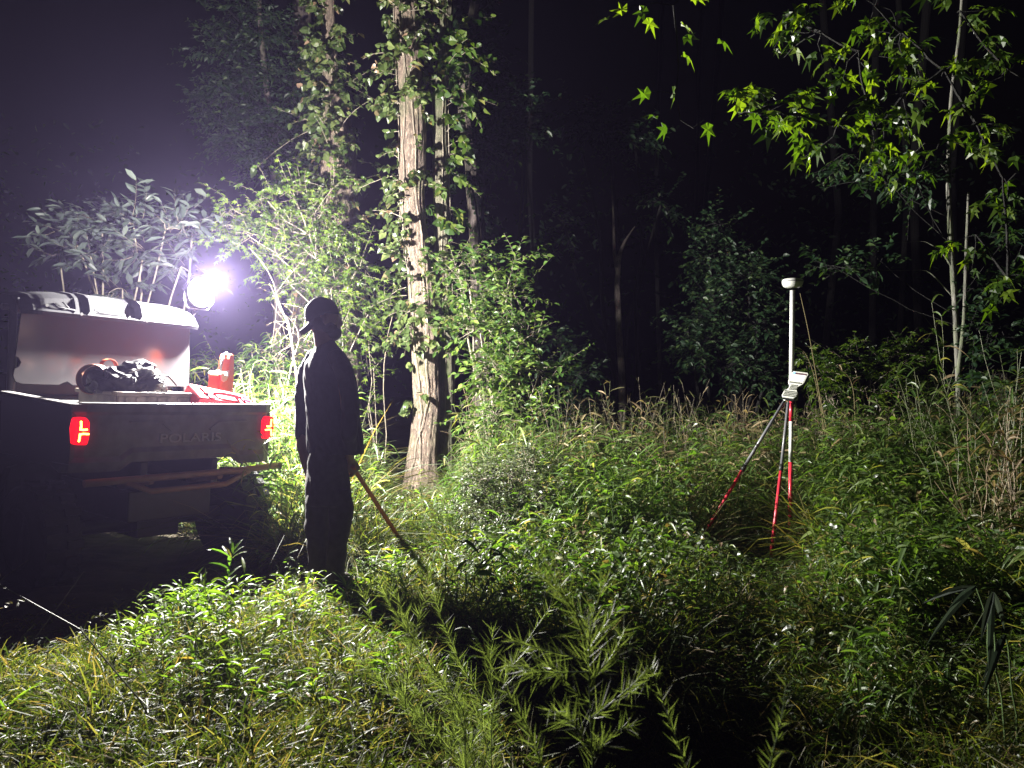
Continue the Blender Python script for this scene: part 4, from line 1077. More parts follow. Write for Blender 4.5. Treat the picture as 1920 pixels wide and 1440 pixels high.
dimcrown()

# bright sapling behind the person
def sapling():
    d0 = 8.9
    b = [at(655, 860, d0)] + vline([(650, 720), (634, 620), (612, 550), (600, 505), (580, 440)], d0); b[0][2] = 0
    cl = [(440, 395, 8.7, 36, 20, 24), (500, 375, 8.7, 40, 22, 26), (470, 445, 8.6, 42, 22, 32), (530, 420, 8.8, 45, 26, 36), (590, 400, 8.9, 45, 32, 36), (520, 480, 8.6, 45, 20, 32), (590, 470, 8.8, 48, 26, 38),
          (650, 430, 9.0, 36, 34, 26), (545, 535, 8.6, 36, 18, 22), (620, 540, 8.7, 44, 26, 32), (670, 500, 8.9, 30, 34, 24), (550, 360, 8.8, 36, 16, 18), (690, 590, 8.8, 30, 20, 18), (640, 610, 8.7, 40, 18, 20), (620, 355, 9.0, 28, 24, 14), (640, 690, 8.8, 30, 26, 16), (600, 650, 8.7, 34, 26, 18), (425, 420, 8.6, 20, 14, 10)]
    make_tree('sapling', 'bright yellow-green sapling spreading pale branches between the lamp and the trunks', 'sapling', b[0],
              [(b, [.024, .021, .019, .017, .014, .009], dict(rough=.05, k=60, sides=12))], 'bark_pale', dict(clusters=cl, kind='star', lL=.08, lW=.075, twig=.38, leaves_per=8, per_m=.75, grav=.1, lr=(.010, .005)), 'maple')
sapling()

# ------------------------------------------------------------------ climbing leaves on the trunks
def resample(pts, rads, k=200):
    pts = np.asarray(pts); z = pts[:, 2]; zz = np.linspace(z[0], z[-1], k)
    return np.stack([np.interp(zz, z, pts[:, 0]), np.interp(zz, z, pts[:, 1]), zz], 1), np.interp(zz, z, rads)
def vine(label, pts, rads, bands, leafm='ivy', lL=.09, lW=.075, kind='heart', off=.04):
    c, r = resample(pts, rads)
    e = empty('climbing_vine', (c[0][0], c[0][1] - r[0], 0), label, 'vine', 'vines climbing the trunks')
    nl, ns = NM(), NM()
    # rooted stems winding up the bark
    for q in range(3):
        ph = RG.random() * 6.28 + np.cumsum(RG.normal(size=len(c)) * .05); dd = r + .012
        p = c + np.stack([np.cos(ph) * dd, np.sin(ph) * dd, np.zeros(len(c))], 1)
        tubes(ns, p[::4], .005, 5)
    for (y0, y1, n, tw, side, per) in bands:
        d = c[0][1]; z1, z0 = CZ - (y0 - 720) / F * d, CZ - (y1 - 720) / F * d
        zz = z0 + (z1 - z0) * RG.random(n); idx = np.clip(np.searchsorted(c[:, 2], zz), 0, len(c) - 1)
        az = side + RG.normal(size=n) * 1.3
        rad = np.stack([np.cos(az), np.sin(az), np.zeros(n)], 1)
        O = np.stack([c[idx, 0], c[idx, 1], zz], 1) + rad * (r[idx, None] + .01)
        sprays(nl, ns, O, rad + RG.normal(size=(n, 3)) * .35 + np.array([0, 0, .15]), tw * (.3 + RG.random(n) ** 1.5 * 1.2), per + 3, kind, lL, lW, grav=.35, droop=.35, stem=.004, upn=.5, spread=.9, flat=False)
    ns.build('vine_stem', M['twig'], e); nl.build('leaves', M[leafm], e)
S = -math.pi / 2
vine('leafy vine sprays clothing the upper part of the stout pinkish trunk', tr1, [.19, .178, .165, .165, .148, .145, .15, .14, .13, .12, .11],
     [(-40, 40, 16, .3, S - 1.2, 5), (50, 200, 42, .32, S - 1.4, 6), (60, 220, 12, .2, S, 4), (175, 330, 18, .26, S - 1.3, 5), (330, 470, 34, .24, S - .9, 5), (-40, 260, 24, .4, S + 1.2, 6), (470, 560, 18, .3, S - 1., 5), (565, 645, 40, .30, S, 6), (640, 780, 8, .12, S, 3)], lL=.072, lW=.056)
vine('vine leaves scattered on the slimmer mossy stem', b2, [.11, .095, .09, .09, .082, .08, .075, .07, .06],
     [(60, 300, 44, .42, S + 1.2, 6), (300, 480, 20, .30, S + 1.0, 5), (480, 640, 16, .3, S + .9, 5)], leafm='weed')
b3p = [at(640, 880, 9.6)] + vline([(640, 700), (636, 560), (632, 420), (630, 300), (622, 150), (616, 40), (610, -150)], 9.6); b3p[0][2] = 0
vine('dense mantle of leaves wrapping the thick pale trunk', b3p, [.24, .22, .21, .21, .18, .10, .08, .07],
     [(180, 330, 40, .26, S - .8, 6), (330, 460, 50, .30, S - .6, 7), (230, 300, 14, .7, S - 1.3, 6), (-20, 180, 60, .3, S - .3, 6), (460, 620, 110, .36, S, 7), (80, 200, 24, .25, S, 5)], lL=.08, lW=.06)
vine('sparse dark vine on the thin dim trunk', b5, [.14, .12, .10, .09, .085, .08, .07, .06], [(0, 120, 30, .3, S + .4, 6), (350, 480, 16, .3, S, 5)], leafm='darkleaf')

def plant(name, label, cat, px, depth, clusters, leafm, kind, lL, lW, group=None, stem_r=(.02, .008), stems=3, twig=.3, per=8, grav=.12, spread=.85, per_m=1.0, droop=.25, stemm='twig', ground_py=None, upn=1.0, outward=.7, crown='foliage', basew=.12):
    base = at(px, 720, depth); base[2] = gz(base[0], base[1])
    e = empty(name, tuple(base), label, cat, group)
    nl, ns = NM(), NM()
    for i, (cx, cy_, d, rx, rz, n) in enumerate(clusters):
        c = at(cx, cy_, d); rr = np.array([rx, rx * .8, rz]) / F * d
        limb(ns, base + np.array([RG.normal() * basew, RG.normal() * basew * .6, -.02]), c, stem_r[0], stem_r[1], sag=RG.normal() * .04, sides=6, wob=.08)
        n = int(n * per_m); O, dr = blob(n, c, rr * .75)
        for q in range(max(2, n // 4)): limb(ns, c - (c - O[q]) * .1, O[q], stem_r[1] * .6, .002, k=5, sides=3)
        D = norm(dr * outward + RG.normal(size=(n, 3)) * .5 + np.array([0, 0, .15]))
        sprays(nl, ns, O, D, twig * (.6 + .7 * RG.random(n)), per, kind, lL, lW, grav=grav, spread=spread, droop=droop, upn=upn, stem=.002)
    ns.build('stem', M['bark_dark' if leafm == 'darkleaf' else stemm], e); nl.build(crown, M[leafm], e)
    return e

# shrub at the foot of the trunks, right side
plant('shrub', 'large leafy shrub filling the space right of the stout pinkish trunk', 'shrub', 925, 8.0,
      [(880, 540, 8.2, 55, 36, 34), (950, 560, 8.1, 48, 46, 40), (900, 620, 8.0, 60, 38, 46), (980, 640, 7.9, 55, 38, 44), (930, 700, 7.8, 65, 42, 56), (1010, 700, 7.9, 45, 36, 34), (860, 500, 8.3, 45, 24, 24), (960, 500, 8.3, 35, 26, 18), (930, 780, 7.6, 60, 36, 40), (1000, 780, 7.6, 50, 30, 30)],
      'shrub', 'oval', .075, .018, stem_r=(.014, .007), twig=.34, per=10, per_m=1.1)
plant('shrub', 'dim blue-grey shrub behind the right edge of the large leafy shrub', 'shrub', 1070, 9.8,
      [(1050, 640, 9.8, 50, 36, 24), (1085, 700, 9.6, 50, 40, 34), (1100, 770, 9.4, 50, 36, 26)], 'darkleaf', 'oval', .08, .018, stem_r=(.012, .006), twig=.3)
plant('shrub', 'fine-leaved pale bush between the wooden shaft and the survey pole', 'shrub', 945, 5.6,
      [(900, 900, 5.6, 60, 36, 80), (960, 890, 5.7, 60, 40, 90), (930, 960, 5.4, 62, 36, 90), (1010, 930, 5.5, 55, 36, 70), (880, 960, 5.5, 40, 30, 40), (1000, 860, 5.8, 40, 26, 40)],
      'paleshrub', 'oval', .026, .007, stem_r=(.006, .003), twig=.14, per=10, per_m=1.2, grav=.1)
plant('shrub', 'grey leafy bush with upright elongated leaves above the vehicle roof', 'shrub', 240, 8.6,
      [(130, 430, 8.6, 42, 24, 13), (190, 405, 8.7, 44, 24, 14), (250, 420, 8.6, 44, 30, 16), (310, 430, 8.5, 46, 28, 16), (360, 440, 8.6, 36, 28, 10), (170, 480, 8.5, 46, 24, 12), (270, 470, 8.5, 48, 24, 14), (110, 470, 8.7, 28, 22, 7), (340, 500, 8.6, 40, 24, 10), (230, 540, 8.6, 60, 24, 12)],
      'magnolia', 'oval', .17, .028, stem_r=(.018, .008), twig=.30, per=9, grav=-.15, droop=.1, spread=.75)
plant('shrub', 'low dim thicket seen beyond the cargo bed beside the power tool', 'shrub', 470, 8.2,
      [(470, 700, 8.2, 50, 36, 34), (520, 680, 8.2, 50, 40, 40), (400, 700, 8.6, 50, 40, 24), (470, 760, 8.0, 50, 30, 34), (540, 740, 8.0, 40, 40, 40)], 'weed', 'blade', .13, .010, stem_r=(.006, .003), twig=.3, per=9, droop=.6)
plant('shrub', 'dry leafless brush with pale twigs between the vehicle and the person', 'shrub', 560, 7.4,
      [(540, 600, 7.4, 40, 40, 9), (520, 560, 7.3, 30, 20, 6), (560, 640, 7.4, 30, 30, 8)], 'drycane', 'oval', .04, .008, stem_r=(.008, .005), twig=.4, per=3)
# maple-like saplings
plant('sapling', 'low green maple sapling with spreading star leaves right of the survey pole', 'sapling', 1640, 7.6,
      [(1540, 700, 7.4, 44, 26, 26), (1600, 680, 7.5, 50, 30, 34), (1670, 670, 7.6, 50, 26, 30), (1720, 690, 7.7, 40, 24, 20), (1560, 745, 7.3, 36, 20, 18), (1640, 730, 7.4, 50, 26, 28)],
      'gum', 'star', .10, .085, stem_r=(.014, .007), twig=.28, per=6, upn=1.2, per_m=.9)
plant('sapling', 'small maple twig cluster left of the stout pinkish trunk at head height', 'sapling', 715, 9.0,
      [(740, 575, 8.9, 44, 20, 26), (690, 630, 9, 30, 22, 14), (700, 690, 9, 26, 24, 10), (690, 760, 9, 24, 20, 8)], 'maple', 'star', .075, .06, stem_r=(.007, .004), twig=.22, per=6)
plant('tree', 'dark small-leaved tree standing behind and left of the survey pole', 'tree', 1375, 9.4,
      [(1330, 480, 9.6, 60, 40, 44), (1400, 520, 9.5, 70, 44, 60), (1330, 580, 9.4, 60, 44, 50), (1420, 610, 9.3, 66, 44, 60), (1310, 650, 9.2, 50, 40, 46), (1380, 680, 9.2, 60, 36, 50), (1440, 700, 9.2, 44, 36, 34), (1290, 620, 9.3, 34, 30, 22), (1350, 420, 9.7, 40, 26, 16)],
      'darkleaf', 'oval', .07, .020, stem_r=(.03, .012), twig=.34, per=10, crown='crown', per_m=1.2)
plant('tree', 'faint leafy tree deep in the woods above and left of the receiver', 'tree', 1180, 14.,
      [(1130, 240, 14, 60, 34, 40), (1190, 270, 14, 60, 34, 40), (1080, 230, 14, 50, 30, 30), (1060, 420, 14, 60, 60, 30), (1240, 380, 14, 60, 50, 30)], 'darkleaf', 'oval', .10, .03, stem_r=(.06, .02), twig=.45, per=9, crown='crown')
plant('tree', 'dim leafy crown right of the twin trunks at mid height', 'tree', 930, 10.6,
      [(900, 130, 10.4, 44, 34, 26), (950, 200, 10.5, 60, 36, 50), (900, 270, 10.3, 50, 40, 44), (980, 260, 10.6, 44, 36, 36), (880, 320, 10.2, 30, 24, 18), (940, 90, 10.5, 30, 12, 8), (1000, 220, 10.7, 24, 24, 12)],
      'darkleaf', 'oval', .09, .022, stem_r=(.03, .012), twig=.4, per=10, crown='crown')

# sweetgum boughs overhead on the right
def gum():
    b = at(2140, 720, 4.3); b[2] = 0
    e = empty('tree', tuple(b), 'star-leaved tree whose green boughs hang into the upper right corner', 'tree')
    nm = NM(); tp = [b] + vline([(2130, 500), (2110, 200), (2080, -80), (2050, -400)], 4.3)
    trunk(nm, tp, [.11, .10, .09, .08, .06], sides=24, k=80); nm.build('trunk', M['bark_moss'], e, smooth=True)
    nl, ns = NM(), NM(); c_ = np.asarray(tp)
    cl = [(1385, 215, 3.6, 34, 22, 8), (1440, 200, 3.7, 40, 26, 12), (1500, 215, 3.8, 44, 30, 15), (1570, 235, 3.9, 44, 28, 13), (1640, 240, 4.0, 44, 30, 12), (1700, 170, 4.1, 44, 30, 11), (1540, 60, 3.9, 50, 30, 13), (1610, 95, 3.9, 44, 36, 13),
          (1480, 30, 4.0, 40, 20, 8), (1690, 60, 4.2, 50, 40, 12), (1770, 130, 4.2, 44, 44, 12), (1830, 230, 4.1, 44, 44, 12), (1890, 130, 4.3, 40, 60, 12), (1760, 270, 4.1, 50, 26, 11), (1640, 10, 4.1, 60, 20, 10), (1800, 20, 4.3, 70, 30, 13), (1880, 330, 4.2, 40, 50, 9), (1830, 440, 4.4, 44, 44, 7), (1890, 520, 4.3, 40, 60, 11)]
    done = [c_]
    def near(c):
        a = np.concatenate(done); q = a[int(np.argmin(np.linalg.norm(a - c, axis=1) + .5 * (a[:, 0] < c[0])))]; done.append(np.asarray(c)[None]); return q
    cl = sorted(cl, key=lambda t: -t[0])
    crown_clusters(nl, ns, cl, 'star', .092, .105, twig=.20, leaves_per=5, grav=.3, droop=.45, start=near, lr=(.010, .005), upn=.7, per_m=.42)
    # hanging spray left of the boughs
    p = np.array(vline([(1420, -160), (1330, -60), (1262, 10), (1268, 60), (1272, 120), (1268, 180), (1276, 225), (1300, 240), (1320, 225)], 3.5)); tubes(ns, p, np.linspace(.006, .0025, 9), 5)
    tubes(ns, np.array(vline([(1262, 10), (1230, 5), (1190, 10), (1140, 30)], 3.5)), np.linspace(.004, .002, 4), 4)
    tubes(ns, np.array(vline([(1268, 178), (1245, 172), (1220, 172)], 3.5)), .002, 4)
    L = [(1270, 40, 1, -.6), (1276, 75, .9, .3), (1290, 5, 1, .4), (1340, 72, 0.9, -.6), (1225, 172, -1, -.2), (1264, 155, 0, -1), (1275, 95, .5, -.5), (1180, 20, -1, 0), (1215, 8, -.5, -.5), (1150, 30, -1, -.2), (1250, 235, -.5, -.6), (1240, 222, -1, .2), (1325, 225, .1, -1), (1210, 30, .4, -.8), (1300, -10, 1, 0)]
    P = np.array([at(a, b_, 3.5) for a, b_, _, _ in L]); D = np.array([(c, RG.normal() * .3, d) for _, _, c, d in L])
    leaves(nl, 'star', P, D, RG.normal(size=(len(L), 3)) + np.array([0, -.6, .8]), .10, .085, .2)
    ns.build('limbs', M['bark_dark'], e); nl.build('crown', M['gum'], e)
gum()
b6 = [at(1800, 830, 5.6)] + vline([(1797, 700), (1790, 560), (1782, 440), (1777, 330), (1784, 180), (1800, 60), (1810, -100)], 5.6); b6[0][2] = 0
tt = make_tree('tree', 'slender blotchy pale stem rising on the right among dark leaves', 'tree', b6[0],
          [(b6, [.024, .021, .02, .018, .016, .014, .012, .01], dict(rough=.12, k=120, sides=12)), (vline([(1797, 700), (1808, 600), (1812, 470), (1816, 360)], 5.5), [.016, .014, .012, .008], dict(rough=.1, k=60, sides=10)),
           (vline([(1787, 505), (1765, 470), (1735, 452), (1680, 455)], 5.6), [.008, .007, .005, .003], dict(rough=.1, k=40, sides=8)), (vline([(1777, 325), (1760, 300), (1720, 322), (1700, 318)], 5.6), [.007, .006, .004, .003], dict(rough=.1, k=40, sides=8)),
           (vline([(1790, 560), (1740, 505), (1690, 508), (1620, 505), (1560, 500)], 5.7), [.008, .006, .005, .004, .002], dict(rough=.1, k=40, sides=8))], 'bark_pale',
          dict(clusters=[(1560, 498, 5.7, 50, 10, 16), (1640, 480, 5.8, 36, 16, 9), (1660, 330, 5.6, 60, 26, 26), (1720, 340, 5.6, 50, 30, 22), (1600, 290, 5.7, 40, 20, 14), (1860, 620, 5.4, 50, 50, 26), (1880, 700, 5.2, 44, 44, 26), (1850, 540, 5.5, 44, 44, 16), (1900, 430, 5.4, 40, 50, 18)], kind='oval', lL=.06, lW=.017, twig=.22, leaves_per=8, per_m=1.0, lr=(.004, .0025)), 'darkleaf')

# ------------------------------------------------------------------ single plants that stand out
def reed(label, px, base_y, depth, path, leafpts=6, lL=.16, m='drycane', r=.004, lW=.008, group=None, name='tall_reed', cat='reed', kind='blade', heads=True, droop=.5, up=.8):
    b = at(px, base_y, depth); b[2] = gz(b[0], b[1])
    e = empty(name, tuple(b), label, cat, group)
    ns, nl = NM(), NM(); P = np.array([b] + [at(x, y, d) for x, y, d in path])
    k = 18; s = np.linspace(0, len(P) - 1, k); C = np.stack([np.interp(s, np.arange(len(P)), P[:, i]) for i in range(3)], 1)
    for _ in range(3): C[1:-1] = (C[:-2] + 2 * C[1:-1] + C[2:]) / 4
    tubes(ns, C, np.linspace(r, r * .35, k), 6)
    i = RG.integers(4, k - 1, leafpts); n = leafpts
    az = RG.random(n) * 6.28; D = np.stack([np.cos(az), np.sin(az) * .7, up + RG.random(n) * .4], 1)
    L = lL * (.6 + .7 * RG.random(n)); leaves(nl, kind, C[i], D, np.array([0, 0, 1.]) + RG.normal(size=(n, 3)) * .3, L, L * lW / lL, droop)
    ns.build('stem', M['drycane' if m == 'drycane' else 'greenstem'], e); nl.build('leaves', M[m], e)
    return e
reed('tall straw-coloured reed bending beside the upper survey pole', 1565, 860, 6.3, [(1562, 860, 6.3), (1540, 760, 6.3), (1528, 690, 6.25), (1516, 620, 6.2), (1500, 550, 6.2)], 4, .12, r=.006, lW=.004)
reed('straw reed with a hooked tip leaning against the taller bent reed', 1560, 870, 6.35, [(1556, 850, 6.35), (1540, 780, 6.3), (1528, 700, 6.3), (1512, 665, 6.3), (1505, 655, 6.3), (1506, 664, 6.3)], 2, .10, r=.004, lW=.004)
reed('short straw-coloured reed standing between the bent reeds and the drooping grass head', 1545, 880, 6.4, [(1543, 820, 6.4), (1540, 750, 6.4), (1541, 745, 6.4)], 2, .10, r=.004, lW=.004)
reed('yellowish arching grass stalk with a drooping head right of the survey pole', 1606, 860, 6.2, [(1604, 800, 6.2), (1601, 730, 6.2), (1592, 705, 6.2), (1575, 692, 6.2)], 12, .14, r=.004, lW=.005)
reed('thin straw stalk leaning right below the drooping grass head', 1560, 900, 6.2, [(1572, 840, 6.2), (1590, 780, 6.2)], 2, .1, r=.003, lW=.004)
reed('green broad-leaved stalk standing tall at the lower right of the picture', 1740, 1200, 3.9, [(1742, 1150, 3.9), (1738, 1060, 3.9), (1730, 980, 3.9), (1727, 940, 3.9)], 13, .12, m='weed', r=.004, lW=.017, name='weed_plant', cat='weed', kind='oval', droop=.6, up=.2)
reed('thin-stemmed weed with opposite leaves left of the broad-leaved stalk', 1607, 1200, 3.9, [(1608, 1150, 3.9), (1605, 1060, 3.9), (1607, 1000, 3.9)], 8, .09, m='weed', r=.003, lW=.012, name='weed_plant', cat='weed', kind='oval', droop=.6, up=.2)
reed('bright weed with arching leaves in the middle of the undergrowth', 1150, 1050, 5.0, [(1152, 1000, 5.0), (1146, 940, 5.0), (1140, 910, 5.0)], 12, .15, m='weed', r=.004, lW=.009, name='weed_plant', cat='weed', droop=.8, up=.5)
reed('tall lance-leaved weed catching light near the shrub right of the trunks', 1100, 1000, 6.0, [(1102, 920, 6.0), (1098, 850, 6.0), (1090, 800, 6.0)], 16, .22, m='weed', r=.005, lW=.011, name='weed_plant', cat='weed', droop=.9, up=.6)
reed('young yellow-green plant with upright pointed leaves on the grassy edge before the vehicle', 350, 1170, 3.9, [(350, 1130, 3.9), (350, 1105, 3.9)], 11, .12, m='maple', r=.003, lW=.011, name='weed_plant', cat='weed', droop=.1, up=1.0)
reed('upright leafy plant left of the boots at the shadow edge', 430, 1120, 4.2, [(430, 1060, 4.2), (440, 1030, 4.2)], 12, .13, m='weed', r=.003, lW=.010, name='weed_plant', cat='weed', droop=.3, up=.7)
reed('rosette of pointed green leaves just before the boots', 650, 1160, 4.3, [(650, 1120, 4.3), (648, 1090, 4.3)], 12, .12, m='weed', r=.003, lW=.010, name='weed_plant', cat='weed', droop=.2, up=.7)
reed('yellowish sprouting leaves at the left end of the lit grass', -10, 1400, 2.9, [(5, 1360, 2.9), (15, 1320, 2.9)], 9, .20, m='maple', r=.003, lW=.008, name='weed_plant', cat='weed', droop=.3, up=.9)
reed('broad leaf sprout at the very bottom of the picture', 230, 1470, 2.5, [(228, 1440, 2.5), (226, 1420, 2.5)], 7, .09, m='weed', r=.003, lW=.013, name='weed_plant', cat='weed', droop=.3, up=.8, kind='oval')
reed('small white-glinting plant in the lower left grass', 460, 1370, 2.8, [(462, 1340, 2.8), (462, 1320, 2.8)], 8, .08, m='cover', r=.003, lW=.009, name='weed_plant', cat='weed', droop=.3, up=.5, kind='oval')
# long arching dry stem over the lower left
def arch():
    P = vline([(-120, 1090), (0, 1096), (60, 1130), (150, 1180), (200, 1240), (260, 1310), (300, 1380)], 2.7); b = at(300, 1460, 2.7); b[2] = 0
    e = empty('bramble_stem', tuple(b), 'long arching bramble stem reaching over the grass at the lower left', 'bramble')
    ns, nl = NM(), NM(); P = np.array(P); tubes(ns, P, np.linspace(.0018, .003, 7), 6)
    for q in range(4):
        o = P[1] + (P[4] - P[1]) * RG.random(); tubes(ns, np.array([o, o + RG.normal(size=3) * .05 + (0, 0, .03), o + RG.normal(size=3) * .07 + (.03, 0, .07)]), [.0018, .0015, .001], 4)
    sprays(nl, ns, P[1:4] + .0, RG.normal(size=(3, 3)) + (0, 0, .5), .12, 5, 'oval', .03, .006, stem=.001)
    ns.build('stem', M['stem'], e); nl.build('leaves', M['drycane'], e)
arch()

# upright cane clumps at the right edge
def clump(label, px, depth, n, H, spread, m='drycane', lL=.16, lW=.006, lv=9, group='cane clumps at the right edge', name='cane_clump', cat='cane', sr=.0035, droop=.3, up=.9):
    b = at(px, 720, depth); b[2] = gz(b[0], b[1])
    e = empty(name, tuple(b), label, cat, group); ns, nl = NM(), NM()
    for i in range(n):
        o = b + np.array([RG.normal() * .08, RG.normal() * .08, 0]); h = H * (.55 + .5 * RG.random())
        tip = o + np.array([RG.normal() * spread, RG.normal() * spread * .7, h])
        p = limb(ns, o, tip, sr, sr * .4, sag=.03, k=10, sides=5, wob=.11)
        for j in range(int(2 + RG.random() * 4)):
            a = p[int(4 + RG.random() * 5)]; limb(ns, a, a + np.array([RG.normal() * .15, RG.normal() * .12, .12 + .12 * RG.random()]), sr * .5, sr * .25, k=4, sides=3)
        k = RG.integers(3, 10, lv); az = RG.random(lv) * 6.28
        D = np.stack([np.cos(az), np.sin(az), up + RG.normal(size=lv) * .4], 1); L = lL * (.5 + .8 * RG.random(lv))
        leaves(nl, 'blade', p[k], D, np.array([0, 0, 1.]) + RG.normal(size=(lv, 3)) * .4, L, L * lW / lL, droop + RG.random(lv) * .5)
    ns.build('canes', M['stem'] if m == 'cane' else M['dry_stem'], e); nl.build('leaves', M[m], e)
M['dry_stem'] = plain('dry_stem', (.24, .18, .11), .6, var=.4, scale=60)
clump('tall cane clump fanning out beside the slender blotchy stem', 1850, 4.6, 20, 1.65, .30, m='cane', lv=14, lW=.007)
clump('brown dense cane clump at the right edge of the picture', 1905, 4.2, 20, 1.25, .26, lv=16, lW=.007)
clump('green leafy cane clump left of the pale dry canes', 1745, 5.6, 22, 1.3, .2, m='cane', lL=.17, lW=.008, lv=12)
clump('low dry cane clump at the foot of the leftmost survey pole leg', 1275, 5.9, 12, .75, .22, lL=.18, lW=.006)
clump('bare reddish stalks rising between the large shrub and the trunk', 885, 8.1, 8, 1.25, .14, lv=3, lL=.08)
clump('brown upright stalks against the dark woods left of the survey pole', 1400, 7.6, 9, 1.12, .16, lv=4, lL=.10)
clump('lean green canes behind the vehicle corner', 530, 7.0, 24, 1.45, .22, m='cane', lL=.18, lW=.010, lv=14, group='cane clumps behind the vehicle')
clump('drooping green canes between the vehicle corner and the person', 500, 6.6, 18, 1.05, .2, m='cane', lL=.18, lW=.010, lv=14, group='cane clumps behind the vehicle')
def straps():
    for (px, py, d, ang, L, lb) in ((1830, 1100, 2.9, 215, .20, 'broad strap leaf drooping left at the lower right'), (1862, 1110, 2.8, 262, .18, 'broad strap leaf hanging straight down beside the right edge'), (1885, 1190, 2.8, 240, .16, 'bent strap leaf lowest of the three at the right edge')):
        b = at(px + 25, 1500, d); b[2] = gz(b[0], b[1]); e = empty('strap_leaf_plant', tuple(b), lb, 'plant', 'strap leaf plants')
        ns, nl = NM(), NM(); t_ = at(px, py, d); limb(ns, b, t_, .004, .003, k=8, sides=5)
        n = 3; a = R(ang) + RG.normal(size=n) * .22; D = np.stack([np.cos(a), RG.normal(size=n) * .3, np.sin(a) * .6 + .15], 1); D[0] = (math.cos(R(ang)), -.1, math.sin(R(ang)))
        leaves(nl, 'blade', np.repeat(t_[None], n, 0), D, np.array([0, -.8, .6]) + RG.normal(size=(n, 3)) * .2, L * (1.25 - .3 * np.arange(n)), .011, .3)
        ns.build('stem', M['greenstem'], e); nl.build('leaves', M['magnolia'], e)
straps()

# feathery dog fennel in the foreground
def fennel(label, base, paths, dens=1.0, nl_len=.035, branches=0, w_=.00055):
    b = np.array(base); e = empty('dog_fennel', tuple(b), label, 'fennel', 'feathery plants in the foreground')
    ns, nl = NM(), NM()
    for P, thick, ln in paths:
        P = np.array(P); s = np.concatenate([[0], np.cumsum(np.linalg.norm(np.diff(P, axis=0), axis=1))])
        k = max(12, int(s[-1] / .02)); t = np.linspace(0, s[-1], k); C = np.stack([np.interp(t, s, P[:, i]) for i in range(3)], 1)
        for _ in range(4): C[1:-1] = (C[:-2] + 2 * C[1:-1] + C[2:]) / 4
        tubes(ns, C, np.linspace(thick, thick * .35, k), 5)
        n = int(s[-1] * 520 * dens); q = RG.random(n) * (k - 1.01); i = q.astype(int); f = (q - i)[:, None]
        O = C[i] * (1 - f) + C[i + 1] * f; T = norm(C[i + 1] - C[i])
        D = norm(T * .8 + rand_dir(n) * .75); fr = q / k
        L = ln * 1.8 * (.5 + .8 * RG.random(n)) * (1.05 - .5 * fr)
        leaves(nl, 'needle', O, D, rand_dir(n), L, w_, -.05)
    ns.build('stem', M['greenstem'], e); nl.build('leaves', M['fennel'], e)
def path(*p): return [at(*q) for q in p]
g0 = lambda px, d: tuple([*at(px, 720, d)[:2], gz(*at(px, 720, d)[:2])])
D1 = 1.15
br = [(path((1115, 1900, D1), (1112, 1440, D1), (1105, 1300, D1), (1102, 1180, D1), (1125, 1110, D1), (1143, 1075, D1)), .0022, .032)]
for (x0, y0, x1, y1, x2, y2) in ((1106, 1330, 1060, 1270, 990, 1220), (1103, 1240, 1010, 1215, 950, 1200), (1104, 1260, 1000, 1262, 950, 1245), (1100, 1200, 1060, 1120, 1010, 1070), (1100, 1180, 1040, 1090, 1000, 1020), (1103, 1280, 1150, 1230, 1170, 1180),
                                  (1106, 1350, 1180, 1290, 1225, 1250), (1108, 1400, 1070, 1350, 1030, 1330), (1110, 1420, 1150, 1370, 1190, 1360), (1103, 1220, 1130, 1180, 1155, 1140)):
    br.append((path((x0, y0, D1), (x1, y1, D1 + RG.normal() * .03), (x2, y2, D1 + RG.normal() * .06)), .0012, .026))
fennel('bushiest feathery fennel plant rising from the bottom edge of the picture', g0(1115, D1), br, .9)
fennel('single feathery fennel stalk left of the bushiest one', g0(1050, 1.05), [(path((1100, 1900, 1.05), (1020, 1440, 1.05), (985, 1350, 1.05), (945, 1290, 1.05), (905, 1215, 1.05)), .002, .024)], 1.1)
fennel('feathery fennel stalk just right of the bushiest one', g0(1330, 1.2), [(path((1400, 1900, 1.2), (1290, 1440, 1.2), (1262, 1370, 1.2), (1240, 1310, 1.2), (1222, 1250, 1.2)), .002, .022), (path((1226, 1268, 1.2), (1190, 1290, 1.2), (1150, 1320, 1.2)), .0012, .018)], .8)
fennel('lone curved fennel stalk far to the right of the others', g0(1420, .95), [(path((1400, 1900, .95), (1438, 1440, .95), (1462, 1370, .95), (1474, 1330, .95), (1474, 1285, .95)), .002, .016)], .8)
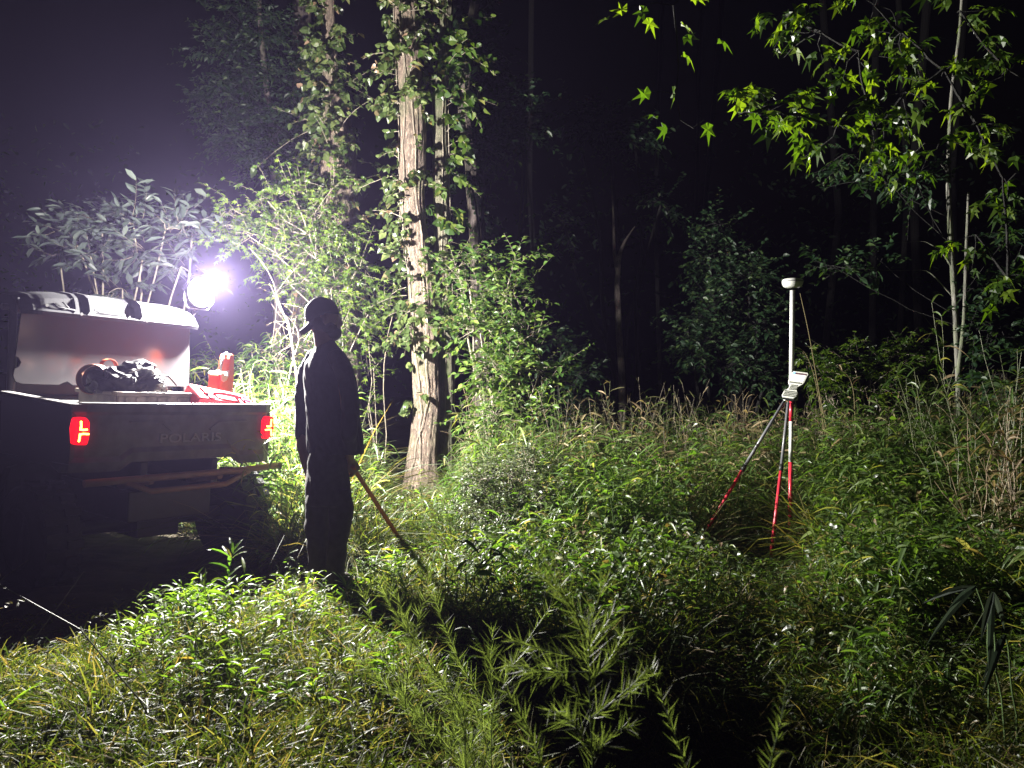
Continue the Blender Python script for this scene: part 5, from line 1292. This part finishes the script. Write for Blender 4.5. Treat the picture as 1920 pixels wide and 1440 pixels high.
def bush_fennel():
    ps = []
    for i in range(13):
        x0 = 830 + RG.normal() * 60; dd = 2.5 + RG.normal() * .15; top = 1080 + abs(RG.normal()) * 90; 
        b = g0(870 + RG.normal() * 50, dd); lean = RG.normal() * 90 - 20
        ps.append(([b, at(x0 + 20, 1330, dd), at(x0 + lean * .5, (1330 + top) / 2, dd), at(x0 + lean, top, dd + .05)], .002, .045))
    fennel('soft dim clump of feathery stems left of the dark hollow', g0(870, 2.5), ps, .6, w_=.0008)
bush_fennel()

# dim woods closing the view
def woods():
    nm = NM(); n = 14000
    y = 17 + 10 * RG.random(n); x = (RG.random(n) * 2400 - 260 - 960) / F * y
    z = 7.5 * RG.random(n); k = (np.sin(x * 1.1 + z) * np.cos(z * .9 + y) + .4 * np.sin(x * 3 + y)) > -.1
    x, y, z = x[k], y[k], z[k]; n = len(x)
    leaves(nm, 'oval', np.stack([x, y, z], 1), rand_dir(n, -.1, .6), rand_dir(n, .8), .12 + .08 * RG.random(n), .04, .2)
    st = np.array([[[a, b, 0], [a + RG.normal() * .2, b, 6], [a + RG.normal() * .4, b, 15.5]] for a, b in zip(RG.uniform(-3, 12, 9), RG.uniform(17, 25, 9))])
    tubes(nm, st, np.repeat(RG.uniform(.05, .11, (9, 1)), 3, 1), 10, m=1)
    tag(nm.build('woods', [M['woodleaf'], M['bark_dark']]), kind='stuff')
woods()

# ------------------------------------------------------------------ scattering volume added for the lamp's glow and violet lens glare
def glare_haze():
    bm = B(); box(bm, -75, 75, -70, 80, -1.6, 16)
    m = bpy.data.materials.new('glare_haze'); m.use_nodes = True; nt = m.node_tree; nt.nodes.remove(nt.nodes['Principled BSDF'])
    v = nt.nodes.new('ShaderNodeVolumePrincipled'); v.inputs['Density'].default_value = .0012; v.inputs['Color'].default_value = (.60, .50, 1, 1); v.inputs['Anisotropy'].default_value = .72
    nt.links.new(v.outputs[0], nt.nodes['Material Output'].inputs['Volume'])
    tag(obj('glare_haze', bm, m), kind='stuff')
glare_haze()
